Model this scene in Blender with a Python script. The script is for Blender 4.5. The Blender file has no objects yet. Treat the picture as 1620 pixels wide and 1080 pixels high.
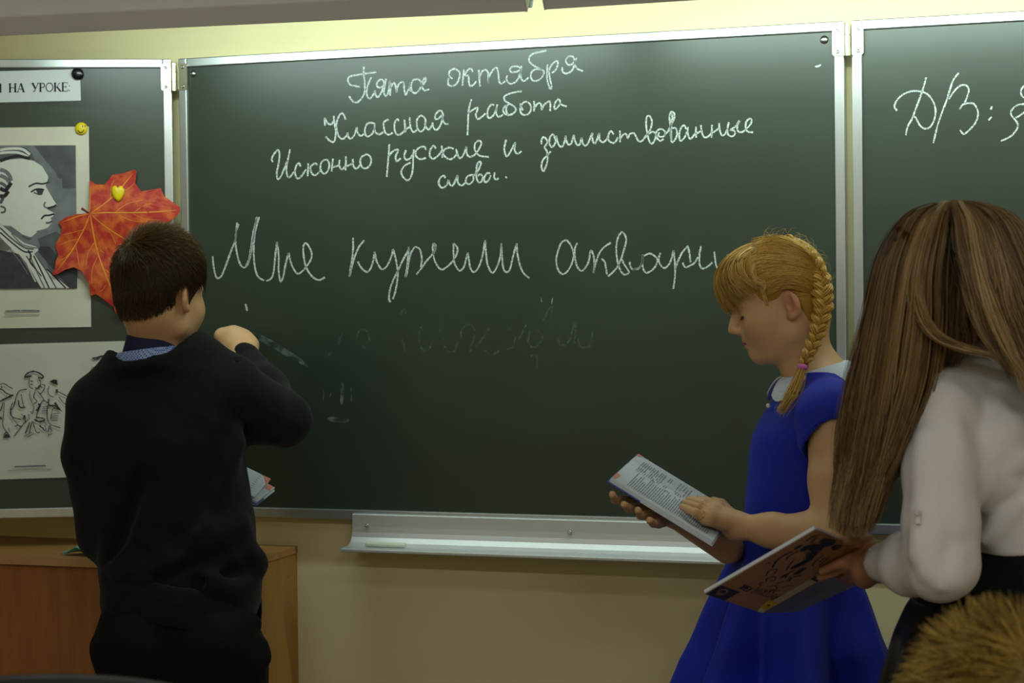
import bpy, math, random
import numpy as np
from mathutils import Matrix, Vector

random.seed(7)
rng = np.random.default_rng(11)
SC = bpy.context.scene
COL = SC.collection

# ------------------------------------------------------------------ camera
FOC = 3033.285
YAW, TILT, ROLL = .3252, -.0227, -.0114
CAM = np.array([2.0265, -3.7494, 1.3483])
FWD = np.array([-math.sin(YAW) * math.cos(TILT), math.cos(YAW) * math.cos(TILT), math.sin(TILT)])
_r = np.array([math.cos(YAW), math.sin(YAW), 0.])
_u = np.cross(_r, FWD)
RGT = math.cos(ROLL) * _r + math.sin(ROLL) * _u
UPV = -math.sin(ROLL) * _r + math.cos(ROLL) * _u
cd = bpy.data.cameras.new('camera')
cam = bpy.data.objects.new('camera', cd)
COL.objects.link(cam)
cd.sensor_width = 36.0
cd.lens = FOC / 1620 * 36
cd.clip_start = .05
cam.matrix_world = Matrix([[RGT[i], UPV[i], -FWD[i], CAM[i]] for i in range(3)] + [[0, 0, 0, 1]])
cd.dof.use_dof = True
cd.dof.focus_distance = 3.65
cd.dof.aperture_fstop = 9.0
SC.camera = cam

# ------------------------------------------------------------------ look, world, large lights
SC.view_settings.view_transform = 'Standard'
SC.view_settings.look = 'None'
SC.view_settings.exposure = 0.0
SC.view_settings.gamma = 1.0
SC.view_settings.use_curve_mapping = False
SC.cycles.use_denoising = True
SC.cycles.max_bounces = 6
world = bpy.data.worlds.new('world')
SC.world = world
world.use_nodes = True
world.node_tree.nodes['Background'].inputs[0].default_value = (.5, .5, .5, 1)
world.node_tree.nodes['Background'].inputs[1].default_value = .05


def area(name, loc, target, sx, sy, power, color):
    l = bpy.data.lights.new(name, 'AREA')
    l.shape = 'RECTANGLE'
    l.size, l.size_y = sx, sy
    l.energy = power
    l.color = color
    o = bpy.data.objects.new(name, l)
    COL.objects.link(o)
    o.location = loc
    o.rotation_euler = (Vector(target) - Vector(loc)).to_track_quat('-Z', 'Y').to_euler()
    return o


# classroom ceiling luminaires, at the ceiling behind and beside the camera
for k, (lx, ly, lp) in enumerate(((-1.0, -2.9, 4), (1.2, -2.9, 4), (3.2, -2.9, 4), (-1.2, -5.2, 10), (1.2, -5.2, 26), (3.4, -5.2, 34))):
    area('ceiling_luminaire_light', (lx, ly, 2.96), (lx, ly, 0), 1.2, .3, lp, (.97, 1, 1.0))


# ------------------------------------------------------------------ geometry helpers
def ray(px, py):
    return FWD + RGT * ((px - 810) / FOC) + UPV * ((540 - py) / FOC)


def P(px, py, d):                       # the place that lies d metres deep along a line of sight
    return CAM + ray(px, py) * d


def W(px, py, y=0.0):                   # ... where that line meets the upright plane y
    v = ray(px, py)
    return CAM + v * ((y - CAM[1]) / v[1])


def lin(c):
    return tuple(((v / 255) / 12.92 if v / 255 <= .04045 else ((v / 255 + .055) / 1.055) ** 2.4) for v in c) + (1,)


MATS = {}


def mat(name, col, rough=.5, metal=0., spec=.5, noise=None, bump=None, stretch=(1, 1, 1), alpha=None, col2=None, sheen=0., emit=None, sss=0.):
    if name in MATS:
        return MATS[name]
    m = bpy.data.materials.new(name)
    MATS[name] = m
    m.use_nodes = True
    nt = m.node_tree
    b = nt.nodes['Principled BSDF']
    b.inputs['Base Color'].default_value = lin(col)
    b.inputs['Roughness'].default_value = rough
    b.inputs['Metallic'].default_value = metal
    b.inputs['Specular IOR Level'].default_value = spec
    if sheen:
        b.inputs['Sheen Weight'].default_value = sheen
    if sss:
        b.inputs['Subsurface Weight'].default_value = sss
        b.inputs['Subsurface Radius'].default_value = (.6, .25, .12)
        b.inputs['Subsurface Scale'].default_value = .012
    if emit:
        b.inputs['Emission Color'].default_value = lin(emit[0])
        b.inputs['Emission Strength'].default_value = emit[1]
    tc = nt.nodes.new('ShaderNodeTexCoord')
    mp = nt.nodes.new('ShaderNodeMapping')
    mp.inputs['Scale'].default_value = stretch
    nt.links.new(tc.outputs['Object'], mp.inputs[0])
    if noise:
        n = nt.nodes.new('ShaderNodeTexNoise')
        n.inputs['Scale'].default_value = noise[0]
        n.inputs['Detail'].default_value = noise[2] if len(noise) > 2 else 4
        nt.links.new(mp.outputs[0], n.inputs[0])
        cr = nt.nodes.new('ShaderNodeValToRGB')
        lo, hi = (noise[3], noise[4]) if len(noise) > 4 else (.3, .7)
        cr.color_ramp.elements[0].position = lo
        cr.color_ramp.elements[1].position = hi
        c = lin(col)
        c2 = lin(col2) if col2 else tuple(min(1, v * (1 + noise[1])) for v in c[:3]) + (1,)
        c1 = c if col2 else tuple(v * (1 - noise[1]) for v in c[:3]) + (1,)
        cr.color_ramp.elements[0].color = c1
        cr.color_ramp.elements[1].color = c2
        nt.links.new(n.outputs['Fac'], cr.inputs[0])
        nt.links.new(cr.outputs[0], b.inputs['Base Color'])
    if bump:
        n2 = nt.nodes.new('ShaderNodeTexNoise')
        n2.inputs['Scale'].default_value = bump[0]
        n2.inputs['Detail'].default_value = 3
        nt.links.new(mp.outputs[0], n2.inputs[0])
        bp = nt.nodes.new('ShaderNodeBump')
        bp.inputs['Strength'].default_value = bump[1]
        bp.inputs['Distance'].default_value = bump[2] if len(bump) > 2 else .002
        nt.links.new(n2.outputs['Fac'], bp.inputs['Height'])
        nt.links.new(bp.outputs[0], b.inputs['Normal'])
    if alpha:                            # (scale, lo, hi, max) grainy cover such as chalk dust
        n3 = nt.nodes.new('ShaderNodeTexNoise')
        n3.inputs['Scale'].default_value = alpha[0]
        n3.inputs['Detail'].default_value = 5
        nt.links.new(mp.outputs[0], n3.inputs[0])
        mr = nt.nodes.new('ShaderNodeMapRange')
        mr.inputs[1].default_value = alpha[1]
        mr.inputs[2].default_value = alpha[2]
        mr.inputs[3].default_value = alpha[4] if len(alpha) > 4 else 0
        mr.inputs[4].default_value = alpha[3]
        nt.links.new(n3.outputs['Fac'], mr.inputs[0])
        nt.links.new(mr.outputs[0], b.inputs['Alpha'])
    return m


ORIG = {}


def tag(o, label=None, cat=None, group=None, kind=None):
    if label: o['label'] = label
    if cat: o['category'] = cat
    if group: o['group'] = group
    if kind: o['kind'] = kind
    return o


def thing(name, label, cat, loc, group=None):
    o = bpy.data.objects.new(name, None)
    o.empty_display_size = .05
    COL.objects.link(o)
    o.location = tuple(float(v) for v in loc)
    ORIG[o.name] = np.array(loc, float)
    return tag(o, label, cat, group)


def raw_mesh(name, V, polys=None, quads=None):
    me = bpy.data.meshes.new(name)
    V = np.asarray(V, np.float32)
    if quads is not None:
        q = np.asarray(quads, np.int32)
        n, m = q.shape
        me.vertices.add(len(V))
        me.vertices.foreach_set('co', V.ravel())
        me.loops.add(n * m)
        me.loops.foreach_set('vertex_index', q.ravel())
        me.polygons.add(n)
        me.polygons.foreach_set('loop_start', np.arange(0, n * m, m, dtype=np.int32))
        me.update(calc_edges=True)
        me.validate()
    else:
        me.from_pydata([tuple(map(float, v)) for v in V], [], [tuple(map(int, p)) for p in polys])
    return me


def obj(name, V, polys=None, m=None, parent=None, quads=None, smooth=True, origin=None, mats=None, mi=None, tone=None, bevel=0, label=None):
    V = np.asarray(V, float)
    if parent is not None:
        og = ORIG[parent.name]
    elif origin is not None:
        og = np.asarray(origin, float)
    else:
        og = np.array([(V[:, 0].min() + V[:, 0].max()) / 2, (V[:, 1].min() + V[:, 1].max()) / 2, V[:, 2].min()])
    me = raw_mesh(name, V - og, polys, quads)
    for mm in (mats or ([m] if m else [])):
        me.materials.append(mm)
    if mi is not None:
        me.polygons.foreach_set('material_index', np.asarray(mi, np.int32))
    if smooth:
        me.polygons.foreach_set('use_smooth', np.ones(len(me.polygons), bool))
    if tone is not None:
        a = me.attributes.new('tone', 'FLOAT', 'POINT')
        a.data.foreach_set('value', np.asarray(tone, np.float32))
    me.update()
    o = bpy.data.objects.new(name, me)
    COL.objects.link(o)
    if parent is not None:
        o.parent = parent
        ORIG[o.name] = og
    else:
        o.location = tuple(float(v) for v in og)
        ORIG[o.name] = og
    if bevel:
        b = o.modifiers.new('bevel', 'BEVEL')
        b.width = bevel
        b.segments = 2
        b.limit_method = 'ANGLE'
        me.polygons.foreach_set('use_smooth', np.zeros(len(me.polygons), bool))
    if label: o['label'] = label
    return o


def box(x0, x1, y0, y1, z0, z1):
    V = [(x, y, z) for x in (x0, x1) for y in (y0, y1) for z in (z0, z1)]
    F = [(0, 1, 3, 2), (4, 6, 7, 5), (0, 4, 5, 1), (2, 3, 7, 6), (0, 2, 6, 4), (1, 5, 7, 3)]
    return np.array(V, float), F


def hexa(c8):                            # 8 corners: bottom 4 (ccw) then top 4
    F = [(3, 2, 1, 0), (4, 5, 6, 7), (0, 1, 5, 4), (1, 2, 6, 5), (2, 3, 7, 6), (3, 0, 4, 7)]
    return np.array(c8, float), F


def merge(parts):
    V, F, n = [], [], 0
    for v, f in parts:
        V.append(np.asarray(v, float))
        F += [tuple(i + n for i in p) for p in f]
        n += len(v)
    return np.concatenate(V), F


def lathe(c, axis, prof, seg=20, ref=(0, 0, 1)):   # prof: (radius, height along axis)
    a = np.array(axis, float); a /= np.linalg.norm(a)
    rf = np.array(ref, float)
    if abs(rf @ a) > .9: rf = np.array([1., 0, 0])
    e1 = np.cross(a, rf); e1 /= np.linalg.norm(e1)
    e2 = np.cross(a, e1)
    V, F = [], []
    for r, h in prof:
        for k in range(seg):
            t = 2 * math.pi * k / seg
            V.append(np.array(c) + a * h + (e1 * math.cos(t) + e2 * math.sin(t)) * r)
    for i in range(len(prof) - 1):
        for k in range(seg):
            k2 = (k + 1) % seg
            F.append((i * seg + k, i * seg + k2, (i + 1) * seg + k2, (i + 1) * seg + k))
    F.append(tuple(range(seg))[::-1])
    F.append(tuple((len(prof) - 1) * seg + k for k in range(seg)))
    return np.array(V), F


def spline(pts, n=8):
    p = np.asarray(pts, float)
    if len(p) < 3:
        t = np.linspace(0, 1, n + 1)[:, None]
        return p[0] * (1 - t) + p[-1] * t
    q = np.vstack([2 * p[0] - p[1], p, 2 * p[-1] - p[-2]])
    out = []
    for i in range(1, len(q) - 2):
        t = np.linspace(0, 1, n, endpoint=False)[:, None]
        a, b, c, d = q[i - 1], q[i], q[i + 1], q[i + 2]
        out.append(.5 * (2 * b + (c - a) * t + (2 * a - 5 * b + 4 * c - d) * t ** 2 + (3 * b - a - 3 * c + d) * t ** 3))
    out.append(p[-1:])
    return np.vstack(out)


def resample(p, n):
    p = np.asarray(p, float)
    s = np.r_[0, np.cumsum(np.linalg.norm(np.diff(p, axis=0), axis=1))]
    t = np.linspace(0, s[-1], n)
    return np.stack([np.interp(t, s, p[:, k]) for k in range(p.shape[1])], -1)


def tubes(paths, rad, sides=3):
    """paths (N,S,3), rad (N,S) -> verts, quads"""
    N, S, _ = paths.shape
    t = np.gradient(paths, axis=1)
    t /= np.linalg.norm(t, axis=2, keepdims=True) + 1e-9
    ref = np.tile(np.array([.31, .52, .79]), (N, S, 1))
    e1 = np.cross(t, ref); e1 /= np.linalg.norm(e1, axis=2, keepdims=True) + 1e-9
    e2 = np.cross(t, e1)
    V = np.empty((N, S, sides, 3))
    for k in range(sides):
        a = 2 * math.pi * k / sides
        V[:, :, k] = paths + (e1 * math.cos(a) + e2 * math.sin(a)) * rad[:, :, None]
    base = (np.arange(N) * S * sides)[:, None, None] + (np.arange(S - 1) * sides)[None, :, None]
    k = np.arange(sides)[None, None, :]
    k2 = (k + 1) % sides
    Q = np.stack([base + k, base + k2, base + sides + k2, base + sides + k], -1).reshape(-1, 4)
    return V.reshape(-1, 3), Q


def strands(name, paths, r, m, parent, tone, tip=.25, sides=3):
    N, S, _ = paths.shape
    tt = np.linspace(0, 1, S)
    prof = np.where(tt < .1, .6 + 4 * tt, 1.) * (1 - (1 - tip) * np.clip((tt - .6) / .4, 0, 1))
    rad = np.asarray(r).reshape(-1, 1) * prof[None] * np.ones((N, S))
    V, Q = tubes(paths, rad, sides)
    tn = np.repeat(np.asarray(tone, float) if np.ndim(tone) else np.full(N, tone), S * sides)
    return obj(name, V, m=m, parent=parent, quads=Q, tone=tn)


def tube_path(pts, r, sides=8):
    p = np.asarray(pts, float)
    rr = np.full(len(p), r) if np.ndim(r) == 0 else np.asarray(r)
    V, Q = tubes(p[None], rr[None], sides)
    F = [tuple(q) for q in Q] + [tuple(range(sides))[::-1], tuple((len(p) - 1) * sides + k for k in range(sides))]
    return V, F


# flat drawings that lie in a surface: polygons and pen lines of one mesh
class Flat:
    def __init__(s, plane):
        s.plane, s.V, s.F, s.mi, s.mats, s.layer = plane, [], [], [], [], 0

    def _m(s, m):
        if m not in s.mats: s.mats.append(m)
        return s.mats.index(m)

    def poly(s, pts, m, off=None):
        n = len(s.V)
        off = off if off is not None else .0002 + .00012 * s.layer
        for x, y in pts: s.V.append(s.plane(x, y, off))
        s.F.append(tuple(range(n, n + len(pts)))); s.mi.append(s._m(m))

    def line(s, pts, w, m, off=None, smooth=True, jitter=0., taper=False):
        p = spline(pts, 6) if smooth and len(pts) > 2 else np.asarray(pts, float)
        off = off if off is not None else .0002 + .00012 * s.layer
        t = np.gradient(p, axis=0)
        t /= np.linalg.norm(t, axis=1, keepdims=True) + 1e-9
        nn = np.stack([-t[:, 1], t[:, 0]], -1)
        ww = np.full(len(p), w / 2)
        if jitter: ww = ww * (1 + jitter * rng.uniform(-1, 1, len(p)))
        if taper: ww = ww * np.interp(np.linspace(0, 1, len(p)), [0, .15, .85, 1], [.3, 1, 1, .3])
        n = len(s.V)
        for q, a, h in zip(p, nn, ww):
            s.V.append(s.plane(*(q + a * h), off)); s.V.append(s.plane(*(q - a * h), off))
        for i in range(len(p) - 1):
            s.F.append((n + 2 * i, n + 2 * i + 1, n + 2 * i + 3, n + 2 * i + 2)); s.mi.append(s._m(m))

    def up(s): s.layer += 1

    def build(s, name, parent=None, **k):
        return obj(name, s.V, s.F, parent=parent, mats=s.mats, mi=s.mi, smooth=False, **k)


# ------------------------------------------------------------------ implicit bodies
def unit(v):
    v = np.asarray(v, float)
    return v / np.linalg.norm(v)


class Field:
    """A solid grown from soft-blended shapes on a grid, skinned into ONE continuous surface."""

    def __init__(s, lo, hi, h=.003):
        s.lo, s.h = np.asarray(lo, float), h
        n = np.ceil((np.asarray(hi) - s.lo) / h).astype(int) + 1
        s.n = n
        s.ax = [(s.lo[i] + h * np.arange(n[i])).astype(np.float32) for i in range(3)]
        s.d = np.full(n, .05, np.float32)

    def _sl(s, lo, hi):
        a = np.maximum(0, np.floor((lo - s.lo) / s.h).astype(int))
        b = np.minimum(s.n, np.ceil((hi - s.lo) / s.h).astype(int) + 1)
        if (b <= a).any(): return None
        sl = tuple(slice(a[i], b[i]) for i in range(3))
        X = s.ax[0][sl[0]][:, None, None]; Y = s.ax[1][sl[1]][None, :, None]; Z = s.ax[2][sl[2]][None, None, :]
        return sl, X, Y, Z

    def op(s, fn, lo, hi, k, sub=False):
        pad = k + .012 if not sub else k + .004
        q = s._sl(np.asarray(lo) - pad, np.asarray(hi) + pad)
        if q is None: return
        sl, X, Y, Z = q
        v = fn(X, Y, Z)
        d = s.d[sl]
        if not sub:
            h = np.clip(.5 + .5 * (d - v) / k, 0, 1)
            s.d[sl] = d + (v - d) * h - k * h * (1 - h)
        else:
            v = -v
            h = np.clip(.5 - .5 * (d - v) / k, 0, 1)
            s.d[sl] = d + (v - d) * h + k * h * (1 - h)

    def cone(s, a, b, ra, rb, k=.02, sub=False):
        a, b = np.asarray(a, float), np.asarray(b, float)
        ab = b - a
        L2 = max(float(ab @ ab), 1e-9)

        def fn(X, Y, Z):
            px, py, pz = X - a[0], Y - a[1], Z - a[2]
            t = np.clip((px * ab[0] + py * ab[1] + pz * ab[2]) / L2, 0, 1)
            return np.sqrt((px - ab[0] * t) ** 2 + (py - ab[1] * t) ** 2 + (pz - ab[2] * t) ** 2) - (ra + (rb - ra) * t)
        r = max(ra, rb)
        s.op(fn, np.minimum(a, b) - r, np.maximum(a, b) + r, k, sub)

    def chain(s, pts, rs, k=.01, k0=None):
        for i in range(len(pts) - 1):
            s.cone(pts[i], pts[i + 1], rs[i], rs[i + 1], k if i or k0 is None else k0)

    def ball(s, c, r, k=.02, sub=False):
        s.cone(c, np.asarray(c) + 1e-4, r, r, k, sub)

    def ell(s, c, r, fr=None, k=.02, sub=False):
        c, r = np.asarray(c, float), np.asarray(r, float)
        A = np.eye(3) if fr is None else np.array(fr, float)

        def fn(X, Y, Z):
            px, py, pz = X - c[0], Y - c[1], Z - c[2]
            q = [px * A[i][0] + py * A[i][1] + pz * A[i][2] for i in range(3)]
            k0 = np.sqrt(sum((q[i] / r[i]) ** 2 for i in range(3)))
            k1 = np.sqrt(sum((q[i] / r[i] ** 2) ** 2 for i in range(3))) + 1e-6
            return k0 * (k0 - 1) / k1
        ext = np.sqrt(sum((r[i] * A[i]) ** 2 for i in range(3)))
        s.op(fn, c - ext, c + ext, k, sub)

    def loft(s, st, fr=None, k=.02, n=2.3, fold=None, sub=False):
        """st: (centre, half width, half depth) ordered upwards along fr[2]"""
        A = np.array([RGT, FWD, UPV] if fr is None else fr, float)
        C = np.array([q[0] for q in st], float)
        H = C @ A[2]
        o = np.argsort(H)
        C, H = C[o], H[o]
        wa = np.array([q[1] for q in st])[o]; wb = np.array([q[2] for q in st])[o]
        hh = np.linspace(H[0], H[-1], 80)                 # smooth the stations a little
        ker = np.array([1, 2, 3, 2, 1.]) / 9

        def sm(v):
            w = np.interp(hh, H, v)
            return np.convolve(np.pad(w, 2, mode='edge'), ker, 'valid')
        cu, cv = sm(C @ A[0]), sm(C @ A[1])
        ga, gb = sm(wa), sm(wb)

        def fn(X, Y, Z):
            w = X * A[2][0] + Y * A[2][1] + Z * A[2][2]
            u = X * A[0][0] + Y * A[0][1] + Z * A[0][2] - np.interp(w, hh, cu)
            v = X * A[1][0] + Y * A[1][1] + Z * A[1][2] - np.interp(w, hh, cv)
            a, b = np.interp(w, hh, ga), np.interp(w, hh, gb)
            if fold:
                f = fold(np.arctan2(v / b, u / a), w)
                a, b = a * f, b * f
            q = (np.abs(u / a) ** n + np.abs(v / b) ** n) ** (1 / n)
            d = (q - 1) * np.minimum(a, b) * .85
            return np.maximum(d, np.maximum(w - H[-1], H[0] - w)).astype(np.float32)
        ext = max(wa.max(), wb.max()) * 1.25
        s.op(fn, C.min(0) - ext, C.max(0) + ext, k, sub)

    def half(s, p, nrm, k=.004, keep_lo=None, keep_hi=None):   # cuts away the side the normal points to
        p, nrm = np.asarray(p, float), unit(nrm)

        def fn(X, Y, Z):
            return -((X - p[0]) * nrm[0] + (Y - p[1]) * nrm[1] + (Z - p[2]) * nrm[2])
        lo = s.lo if keep_lo is None else keep_lo
        hi = s.lo + s.h * s.n if keep_hi is None else keep_hi
        s.op(fn, lo, hi, k, True)

    def wrinkle(s, amp, freq, seed=0, lo=None, hi=None, stretch=(1, 1, 1)):
        g = np.random.default_rng(seed)
        q = s._sl(s.lo if lo is None else np.asarray(lo), s.lo + s.h * s.n if hi is None else np.asarray(hi))
        sl, X, Y, Z = q
        d = s.d[sl]
        m = np.abs(d) < .02
        ii = np.nonzero(m)
        x, y, z = X.ravel()[ii[0]], Y.ravel()[ii[1]], Z.ravel()[ii[2]]
        v = np.zeros(len(x))
        wx = x + .02 * np.sin(z * 21 + y * 13) ; wz = z + .025 * np.sin(x * 17 + 1.3)
        for k in range(7):
            dv = g.normal(size=3) * np.array(stretch)
            dv = dv / np.linalg.norm(dv) * freq * g.uniform(.6, 1.7)
            v += np.sin(wx * dv[0] + y * dv[1] + wz * dv[2] + g.uniform(0, 6.3)) / 3.2
        d[ii] += (amp * v).astype(np.float32)
        s.d[sl] = d

    def mesh(s):
        D = s.d
        ins = D < 0
        n = s.n
        c = np.zeros(n - 1, np.int8)
        for i in (0, 1):
            for j in (0, 1):
                for k in (0, 1):
                    c += ins[i:n[0] - 1 + i, j:n[1] - 1 + j, k:n[2] - 1 + k]
        act = (c > 0) & (c < 8)
        I = np.argwhere(act)
        idx = np.full(act.shape, -1, np.int32)
        idx[act] = np.arange(len(I))
        acc = np.zeros((len(I), 3)); cnt = np.zeros(len(I))
        cor = [np.array((i, j, k)) for i in (0, 1) for j in (0, 1) for k in (0, 1)]
        for ax in range(3):
            for a in cor:
                if a[ax]: continue
                b = a.copy(); b[ax] = 1
                va = D[tuple((I + a).T)]; vb = D[tuple((I + b).T)]
                m = (va < 0) != (vb < 0)
                t = np.where(m, va / np.where(m, va - vb, 1), 0)
                acc[m] += (a + np.outer(t, b - a))[m]; cnt[m] += 1
        V = s.lo + s.h * (I + acc / cnt[:, None])
        Q = []
        for ax in range(3):
            b1, b2 = (ax + 1) % 3, (ax + 2) % 3
            sl0 = [slice(None)] * 3; sl1 = [slice(None)] * 3
            sl0[ax] = slice(0, n[ax] - 1); sl1[ax] = slice(1, n[ax])
            A, B = ins[tuple(sl0)], ins[tuple(sl1)]
            E = np.argwhere(A != B)
            ok = (E[:, b1] > 0) & (E[:, b2] > 0) & (E[:, b1] < n[b1] - 1) & (E[:, b2] < n[b2] - 1)
            E = E[ok]
            o1 = np.zeros(3, int); o1[b1] = 1
            o2 = np.zeros(3, int); o2[b2] = 1
            q = np.stack([idx[tuple((E - o1 - o2).T)], idx[tuple((E - o2).T)], idx[tuple(E.T)], idx[tuple((E - o1).T)]], -1)
            flip = ~A[tuple(E.T)]
            q[flip] = q[flip][:, ::-1]
            Q.append(q)
        return V, np.concatenate(Q)


def lap(V, Q, it=2, w=.5):
    """light smoothing of a skinned surface"""
    E = np.concatenate([Q[:, [0, 1]], Q[:, [1, 2]], Q[:, [2, 3]], Q[:, [3, 0]]])
    E = np.concatenate([E, E[:, ::-1]])
    c = np.bincount(E[:, 0], minlength=len(V)).astype(float)
    for _ in range(it):
        a = np.stack([np.bincount(E[:, 0], weights=V[E[:, 1], k], minlength=len(V)) for k in range(3)], -1) / c[:, None]
        V = V * (1 - w) + a * w
    return V


def skin(name, f, m, parent, it=2, tone=None):
    V, Q = f.mesh()
    V = lap(V, Q, it)
    tn = None if tone is None else tone(V)
    return obj(name, V, m=m, parent=parent, quads=Q, tone=tn)


class Frame:
    def __init__(s, o, fwd, up, sc=1.):
        s.o, s.x = np.asarray(o, float), unit(fwd)
        s.z = unit(np.asarray(up) - s.x * (np.asarray(up) @ s.x))
        s.y = np.cross(s.z, s.x)
        s.s = sc
        s.A = [s.x, s.y, s.z]

    def __call__(s, x, y, z):
        return s.o + s.s * (s.x * x + s.y * y + s.z * z)

    def inv(s, V):
        q = (np.asarray(V) - s.o) / s.s
        return np.stack([q @ s.x, q @ s.y, q @ s.z], -1)


def build_head(f, T, ears=(1, -1)):
    S = T.s
    f.ell(T(.008, 0, .045), np.array([.078, .068, .072]) * S, T.A, .01)
    f.ell(T(.045, 0, .047), np.array([.050, .052, .052]) * S, T.A, .03)
    f.ell(T(.042, 0, -.025), np.array([.048, .053, .060]) * S, T.A, .03)
    f.ell(T(-.005, 0, -.02), np.array([.055, .058, .05]) * S, T.A, .03)
    for q in (1, -1):
        f.cone(T(.008, .043 * q, -.05), T(.066, .012 * q, -.066), .021 * S, .016 * S, .02)
        f.ell(T(.055, .033 * q, -.02), np.array([.028, .026, .028]) * S, T.A, .025)
        f.ell(T(.103, .031 * q, .010), np.array([.017, .018, .011]) * S, T.A, .010, True)
        f.cone(T(.086, .014 * q, .026), T(.074, .042 * q, .024), .0075 * S, .006 * S, .012)
        f.ell(T(.0735, .030 * q, .006), np.array([.0135, .0145, .0125]) * S, T.A, .004)
    f.ball(T(.0735, 0, -.0675), .0150 * S, .016)
    f.ell(T(.083, 0, -.036), np.array([.0125, .02, .016]) * S, T.A, .014)
    f.cone(T(.090, 0, .020), T(.1075, 0, -.0155), .0072 * S, .0088 * S, .010)
    for q in (1, -1):
        f.ball(T(.099, .0092 * q, -.0205), .0072 * S, .006)
    f.ball(T(.1015, .006, -.028), .0028 * S, .003, True)
    f.ball(T(.1015, -.006, -.028), .0028 * S, .003, True)
    f.ell(T(.0885, 0, -.0405), np.array([.0082, .0165, .0052]) * S, T.A, .004)
    f.ell(T(.0885, 0, -.0498), np.array([.0070, .0150, .0052]) * S, T.A, .004)
    f.ell(T(.0975, 0, -.0452), np.array([.010, .020, .0010]) * S, T.A, .0025, True)
    for q in ears:
        a = .42
        fr = [T.x * math.cos(a) - T.y * q * math.sin(a), T.y * q * math.cos(a) + T.x * math.sin(a), T.z]
        tl = -.18
        fr = [fr[0] * math.cos(tl) + fr[2] * math.sin(tl), fr[1], fr[2] * math.cos(tl) - fr[0] * math.sin(tl)]
        c = T(-.004, .0715 * q, .001)
        f.ell(c, np.array([.0138, .0062, .0245]) * S, fr, .006)
        f.cone(T(.004, .068 * q, -.019), T(.002, .0705 * q, -.020), .0068 * S, .0068 * S, .006)
        f.ell(c + fr[1] * .0065 * S + fr[2] * .003 * S + fr[0] * .001, np.array([.0088, .0052, .0170]) * S, fr, .003, True)
        f.ell(c + fr[1] * .003 * S - fr[2] * .003 * S + fr[0] * .006 * S, np.array([.0045, .0060, .0075]) * S, fr, .003, True)
        f.cone(c + fr[1] * .004 * S + fr[0] * -.006 * S + fr[2] * .012 * S, c + fr[1] * .004 * S + fr[0] * -.007 * S - fr[2] * .010 * S, .0024 * S, .0022 * S, .003)


def head_tone(T):
    def fn(V):
        q = T.inv(V)
        t = np.zeros(len(V))
        for c, r, a in (((.0945, 0, -.0455), (.010, .020, .0085), .95), ((.07, .045, -.022), (.04, .03, .024), .22), ((.07, -.045, -.022), (.04, .03, .024), .22),
                        ((.115, 0, -.02), (.012, .012, .012), .35), ((-.004, .074, 0), (.02, .012, .03), .6), ((-.004, -.074, 0), (.02, .012, .03), .6)):
            t = np.maximum(t, a * np.exp(-sum(((q[:, i] - c[i]) / r[i]) ** 2 for i in range(3))))
        return t
    return fn


def tone_mat(name, stops, rough, spec=.5, bump=None, sheen=0, sss=0., aniso=0.):
    m = mat(name, (128, 128, 128), rough, spec=spec, bump=bump, sheen=sheen, sss=sss)
    nt = m.node_tree
    b = nt.nodes['Principled BSDF']
    a = nt.nodes.new('ShaderNodeAttribute')
    a.attribute_name = 'tone'
    cr = nt.nodes.new('ShaderNodeValToRGB')
    el = cr.color_ramp.elements
    while len(el) < len(stops): el.new(.5)
    for e, (p, c) in zip(el, stops):
        e.position = p
        e.color = lin(c)
    nt.links.new(a.outputs['Fac'], cr.inputs[0])
    nt.links.new(cr.outputs[0], b.inputs['Base Color'])
    return m

# ------------------------------------------------------------------ materials of the room
M_wall = mat('cream_wall_paint', (228, 216, 168), .75, noise=(3, .04), bump=(60, .08))
M_ceil = mat('white_ceiling', (225, 222, 212), .8, noise=(2, .02))
M_floor = mat('brown_linoleum', (118, 104, 90), .5, noise=(6, .12))
M_alu = mat('brushed_aluminium', (190, 195, 196), .34, metal=.85, noise=(40, .06), stretch=(1, 1, .05))
M_trayw = mat('tray_aluminium', (205, 206, 205), .42, metal=.55, noise=(30, .05), stretch=(.05, 1, 1))
M_board = mat('green_chalkboard', (46, 57, 47), .34, spec=.5, noise=(2.6, .16, 6), bump=(500, .05, .0004))
M_brass = mat('zinc_plated_steel', (200, 199, 176), .3, metal=1., noise=(30, .1))
M_screw = mat('steel_screw', (170, 172, 170), .3, metal=1., noise=(60, .1))
M_chalk = mat('white_chalk', (204, 212, 208), .9, alpha=(420, .32, .56, .90, .18))
M_chalk_faint = mat('wiped_chalk', (170, 182, 176), .95, alpha=(160, .42, .70, .16))
M_chalk_smear = mat('chalk_smear', (180, 190, 186), .95, alpha=(70, .38, .75, .30))
M_lamp = mat('grey_lamp_housing', (238, 240, 246), .45, noise=(5, .05))
M_lampcap = mat('pale_lamp_cap', (205, 212, 205), .35, noise=(8, .05))

# ------------------------------------------------------------------ the room
WALLY = .04


def struct(name, V, F, m):
    return tag(obj(name, V, F, m, smooth=False, origin=V.mean(0)), kind='structure')


struct('wall_back', *box(-3.2, 4.6, WALLY, WALLY + .12, -.05, 3.05), M_wall)
struct('wall_left', *box(-3.32, -3.2, -6.6, WALLY + .12, -.05, 3.05), M_wall)
struct('wall_right', *box(4.6, 4.72, -6.6, WALLY + .12, -.05, 3.05), M_wall)
struct('wall_rear', *box(-3.32, 4.72, -6.72, -6.6, -.05, 3.05), M_wall)
struct('floor', *box(-3.2, 4.6, -6.6, WALLY, -.05, 0), M_floor)
struct('ceiling', *box(-3.2, 4.6, -6.6, WALLY, 3.0, 3.05), M_ceil)

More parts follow.
